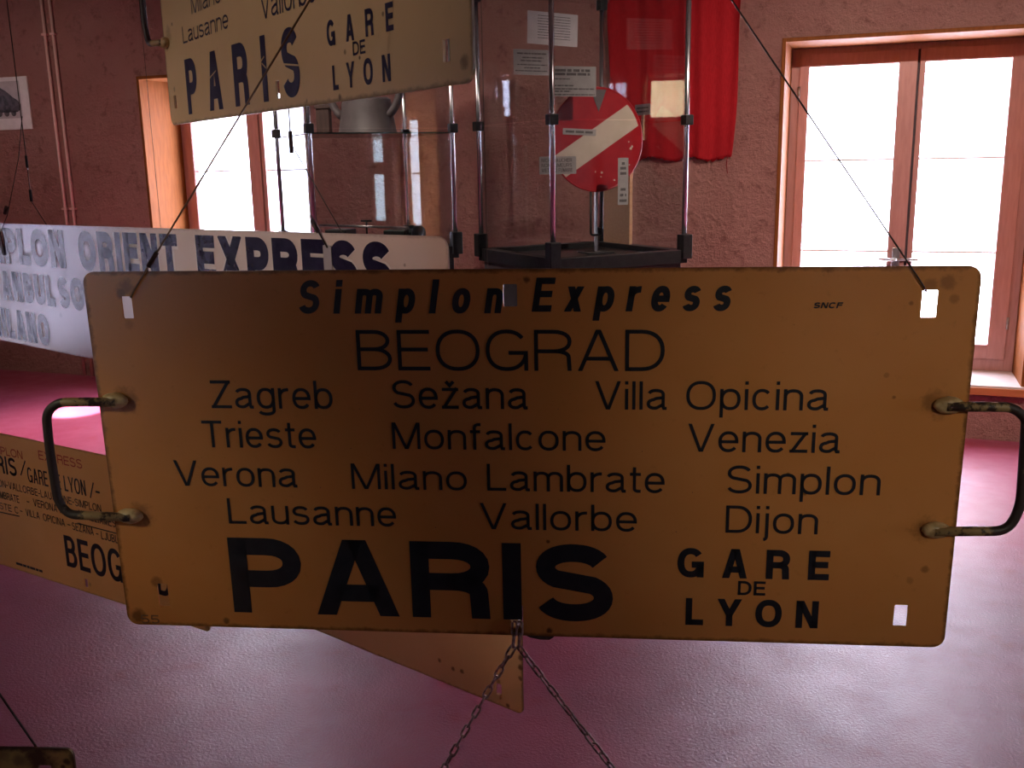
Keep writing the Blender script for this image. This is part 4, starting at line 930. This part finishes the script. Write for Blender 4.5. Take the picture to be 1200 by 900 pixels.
mWhite = axes_matrix((0.9379, -0.3466, 0.0122), (-0.0097, 0.0089, 0.9999), (-0.3467, -0.9379, 0.0050), (-2.2495, 2.0523, 1.1358))
U0 = -0.30; WW, WH = 2.003, 0.33
M['white'] = plaque('white_plaque_enamel', (0.80, 0.68, 0.62), (0.84, 0.72, 0.66), 0.2, (WW, WH), [(1.60, 0.28, 0.004, .5), (0.30, 0.10, 0.01, .15)], grime=0.10, u0=U0, edge_amt=0.25)
wh = empty('train_board', mWhite); tag(wh, 'long white board lettered Simplon Orient Express, left behind the Beograd plaque', 'train board')
plate('plate', rrect(U0, 0, U0 + WW, WH, 0.022), [slot_loop(s) for s in WHITE_SLOTS], -0.004, 0.0, M['white'], wh)
M['halo'] = mottled('pale_letter_edge', (0.80, 0.74, 0.70), (0.84, 0.78, 0.74), 30, 0.35)  # pale band drawn around each word
def row(names, y, h, **kw): return [(t, x0, x1, y, h) for (t, x0, x1, _, _) in WHITE_WORDS if t in names]
rows = (('express_lettering', row(('SIMPLON', 'ORIENT', 'EXPRESS'), 0.222, 0.096)), ('istanbul_lettering', row(('ISTANBUL', 'SOFIA'), 0.1195, 0.081)), ('milano_lettering', row(('MILANO',), 0.011, 0.084)))
for nm, wd in rows: text_part(nm, wd, M['navy_gloss'], wh, halo=M['halo'], pen=0.27)
P_ = WHITE_PTS
hw = empty('hanging_wire', mWhite @ Matrix.Translation((P_['b'][0], P_['b'][1], 0))); tag(hw, 'thin dark wires with small crimps above the white board, left end', 'wire', 'wires of the white board')
def rel(p, o, z=0.0): return (p[0] - o[0], p[1] - o[1], z)
ob = P_['b']; wtop = mWhite @ Vector((ob[0], ob[1], 0)); loc_up = (mWhite @ Matrix.Translation((ob[0], ob[1], 0))).inverted() @ Vector((wtop.x, wtop.y, ZC))
wire_part('strand', [loc_up, (0, 0, 0), rel(P_['c'], ob, -0.006), rel((P_['c'][0] + 0.01, 0.31), ob, -0.006)], 0.0013, M['wire'], hw)
wire_part('side_strand', [rel((0.006, 0.306), ob, 0.003), rel(P_['e'], ob, 0.003), rel((0.17, 0.50), ob, 0.0), rel((P_['f'][0], 0.60), ob, 0.0)], 0.0012, M['wire'], hw)
tube('crimp_sleeve', [(0, 0.03, 0), (0, 0.0, 0)], 0.004, M['black'], hw, 8); tube('crimp_sleeve', [(0, 0.115, 0), (0, 0.085, 0)], 0.0035, M['black'], hw, 8)
tube('tie_clip', [rel((0.05, 0.357), ob, 0.003), rel((0.066, 0.375), ob, 0.003)], 0.005, M['ferrule'], hw, 8)
plate('leather_strap', [(a - ob[0], b - ob[1]) for a, b in ((-0.004, 0.305), (0.006, 0.307), (0.013, 0.262), (0.011, 0.245), (0.004, 0.243), (0.000, 0.262))], [], 0.0015, 0.005, M['ferrule'], hw)
oh = P_['h']; hw2 = empty('hanging_wire', mWhite @ Matrix.Translation((oh[0], oh[1], 0))); tag(hw2, 'thin dark wire with a crimp at the right end of the white board', 'wire', 'wires of the white board')
wtop = mWhite @ Vector((oh[0], oh[1], 0)); loc_up = (mWhite @ Matrix.Translation((oh[0], oh[1], 0))).inverted() @ Vector((wtop.x, wtop.y, ZC))
wire_part('strand', [loc_up, (0, 0, 0), rel(P_['i'], oh, -0.006), rel((P_['i'][0] + 0.01, 0.315), oh, -0.006)], 0.0012, M['wire'], hw2)
tube('crimp_sleeve', [(0, 0.022, 0), (0, -0.018, 0)], 0.004, M['ferrule'], hw2, 8)
wire_part('tie_strand', [rel(P_['j'], oh, 0.003), rel((P_['k'][0] + 0.022, P_['k'][1] - 0.025), oh, 0.003), rel(P_['k'], oh, -0.002)], 0.0016, M['wire'], hw2)
tube('crimp_sleeve', [rel((P_['k'][0] + 0.008, P_['k'][1] - 0.010), oh, 0.002), rel((P_['k'][0] + 0.026, P_['k'][1] - 0.030), oh, 0.003)], 0.0045, M['wire'], hw2, 8)
plate('grey_tape', rrect(1.387 - oh[0], 0.262 - oh[1], 1.41 - oh[0], 0.308 - oh[1], 0.002, 2), [], 0.0008, 0.002, M['photo_grey'], hw2)

mLow = axes_matrix((0.9819, -0.1896, 0), (0, 0, 1), (-0.1896, -0.9819, 0), (-2.5581, 2.1654, 0.3876))
L0, LWD, LHT = -0.17, 1.125, 0.444
M['low'] = plaque('tan_plaque_enamel', (0.74, 0.38, 0.11), (0.78, 0.42, 0.14), 0.35, (LWD, LHT), [(0.455, 0.03, 0.008, .4), (0.95, 0.01, 0.02, .5)], grime=0.15, u0=L0, edge_amt=0.4)
lo = empty('route_plaque', mLow); tag(lo, 'tan route plaque with red Simplon Express line, low at the left edge behind the handle', 'route plaque', 'yellow enamel route plaques')
plate('plate', rrect(L0, 0, L0 + LWD, LHT, 0.014), [slot_loop(s) for s in LOW_SLOTS + [(-0.12, 0.39, -0.105, 0.416), (0.90, 0.39, 0.915, 0.416)]], -0.003, 0.0, M['low'], lo)
text_part('title_lettering', LOW_RED, M['red_ink'], lo, pen=0.13, label='thin red capitals')
text_part('paris_lettering', LOW_BIG[:1], M['ink'], lo, pen=0.16); text_part('gare_lettering', LOW_BIG[1:], M['ink'], lo, pen=0.12)
text_part('stations_lettering', LOW_SMALL, M['ink'], lo, pen=0.13); text_part('beograd_lettering', LOW_BEO, M['ink'], lo, pen=0.15)
for nm, rows_, wd_ in (('slash', LOW_SLASH, 0.005), ('underline', LOW_LINES, 0.0035)):
    for a in rows_: bm = bmesh.new(); flat_strip(bm, *a, wd_); link(nm, bm, M['ink'], lo)
bm = bmesh.new(); dashes(bm, LOW_TINY[0][0], LOW_TINY[0][2], 0.022, 0.008, 0.0005, 77, 0.2); link('maker_line', bm, M['ink'], lo)
hang_straight('pair of thin wires holding the tan plaque at the left', mLow, [(-0.1125, 0.42), (0.9075, 0.42)], M['wire'], 0.0006)

mHid = axes_matrix((0.9519, -0.3065, 0), (0, 0, 1), (-0.3065, -0.9519, 0), (-1.1553, 1.8005, 0.5499))
H0, HW_, HH = -0.412, 1.0, 0.45
M['hid'] = plaque('dull_plaque_enamel', (0.46, 0.245, 0.135), (0.50, 0.275, 0.155), 0.45, (HW_, HH), [(u, v, 0.007, .9) for u, v in HID_SPOTS] + [(0.586, 0.10, 0.01, .95), (0.586, 0.12, 0.01, .95), (0.528, 0.053, 0.008, .6)], grime=0.2, u0=H0)
hd = empty('route_plaque', mHid); tag(hd, 'plain plaque corner with rust spots peeking out below the Beograd plaque, behind the chain', 'route plaque', 'yellow enamel route plaques')
plate('plate', rrect(H0, 0, H0 + HW_, HH, 0.014), [slot_loop(s) for s in HID_SLOTS + [(H0 + 0.06, 0.40, H0 + 0.075, 0.426), (0.513, 0.40, 0.528, 0.426)]], -0.003, 0.0, M['hid'], hd)
plate('bent_slot_lip', rrect(HID_SLOTS[0][0] + 0.004, HID_SLOTS[0][1] - 0.006, HID_SLOTS[0][2] - 0.001, HID_SLOTS[0][1] + 0.004, 0.002, 2), [], -0.002, 0.006, M['hid'], hd)
hang_straight('pair of thin wires holding the rust-spotted plaque behind the chain', mHid, [(H0 + 0.0675, 0.43), (0.5205, 0.43)], M['wire'], 0.0006)

mCor = axes_matrix((0.9535, 0.3012, 0), (0, 0, 1), (0.3012, -0.9535, 0), (-0.8162, 0.6604, 1.0234))
K1 = 0.0762; K0 = K1 - 1.0
M['cor'] = plaque('rusty_yellow_enamel', (0.58, 0.36, 0.09), (0.62, 0.40, 0.12), 0.4, (1.0, 0.45), [(0.040, -0.012, 0.022, .95), (0.035, -0.004, 0.02, .85), (0.069, -0.015, 0.006, .9), (0.064, -0.021, 0.004, .9), (0.0, -0.006, 0.014, .5), (0.02, -0.014, 0.012, .6)], grime=0.5, u0=K0, v0=-0.45, edge_amt=0.95)
co = empty('route_plaque', mCor); tag(co, 'rusty corner of a yellow plaque at the bottom left of the photo', 'route plaque', 'yellow enamel route plaques')
plate('plate', rrect(K0, -0.45, K1, 0, 0.009), [slot_loop(s) for s in ((0.0375, -0.047, 0.0515, -0.0195), (K0 + 0.045, -0.047, K0 + 0.059, -0.0195))], -0.003, 0.0, M['cor'], co)
kr = (K0 + 0.5, 0.90); hk = empty('hanging_wire', mCor @ Matrix.Translation((kr[0], kr[1], 0))); tag(hk, 'dark slanting wire going up from the rusty corner plaque', 'wire')
for su in (0.0440, K0 + 0.052):
    dd = Vector((kr[0] - su, kr[1] + 0.020)); dd.normalize()
    wire_part('strand', [(su - kr[0], -0.022 - kr[1], -0.004), (su - kr[0], -0.019 - kr[1], -0.005), (su + dd.x * 0.03 - kr[0], -0.019 + dd.y * 0.03 - kr[1], -0.005), (0, 0, -0.004)], 0.0011, M['wire'], hk)
wtop = mCor @ Vector((kr[0], kr[1], -0.004)); iv = (mCor @ Matrix.Translation((kr[0], kr[1], 0))).inverted()
wire_part('ceiling_strand', [iv @ wtop, iv @ Vector((wtop.x, wtop.y, ZC))], 0.0011, M['wire'], hk)
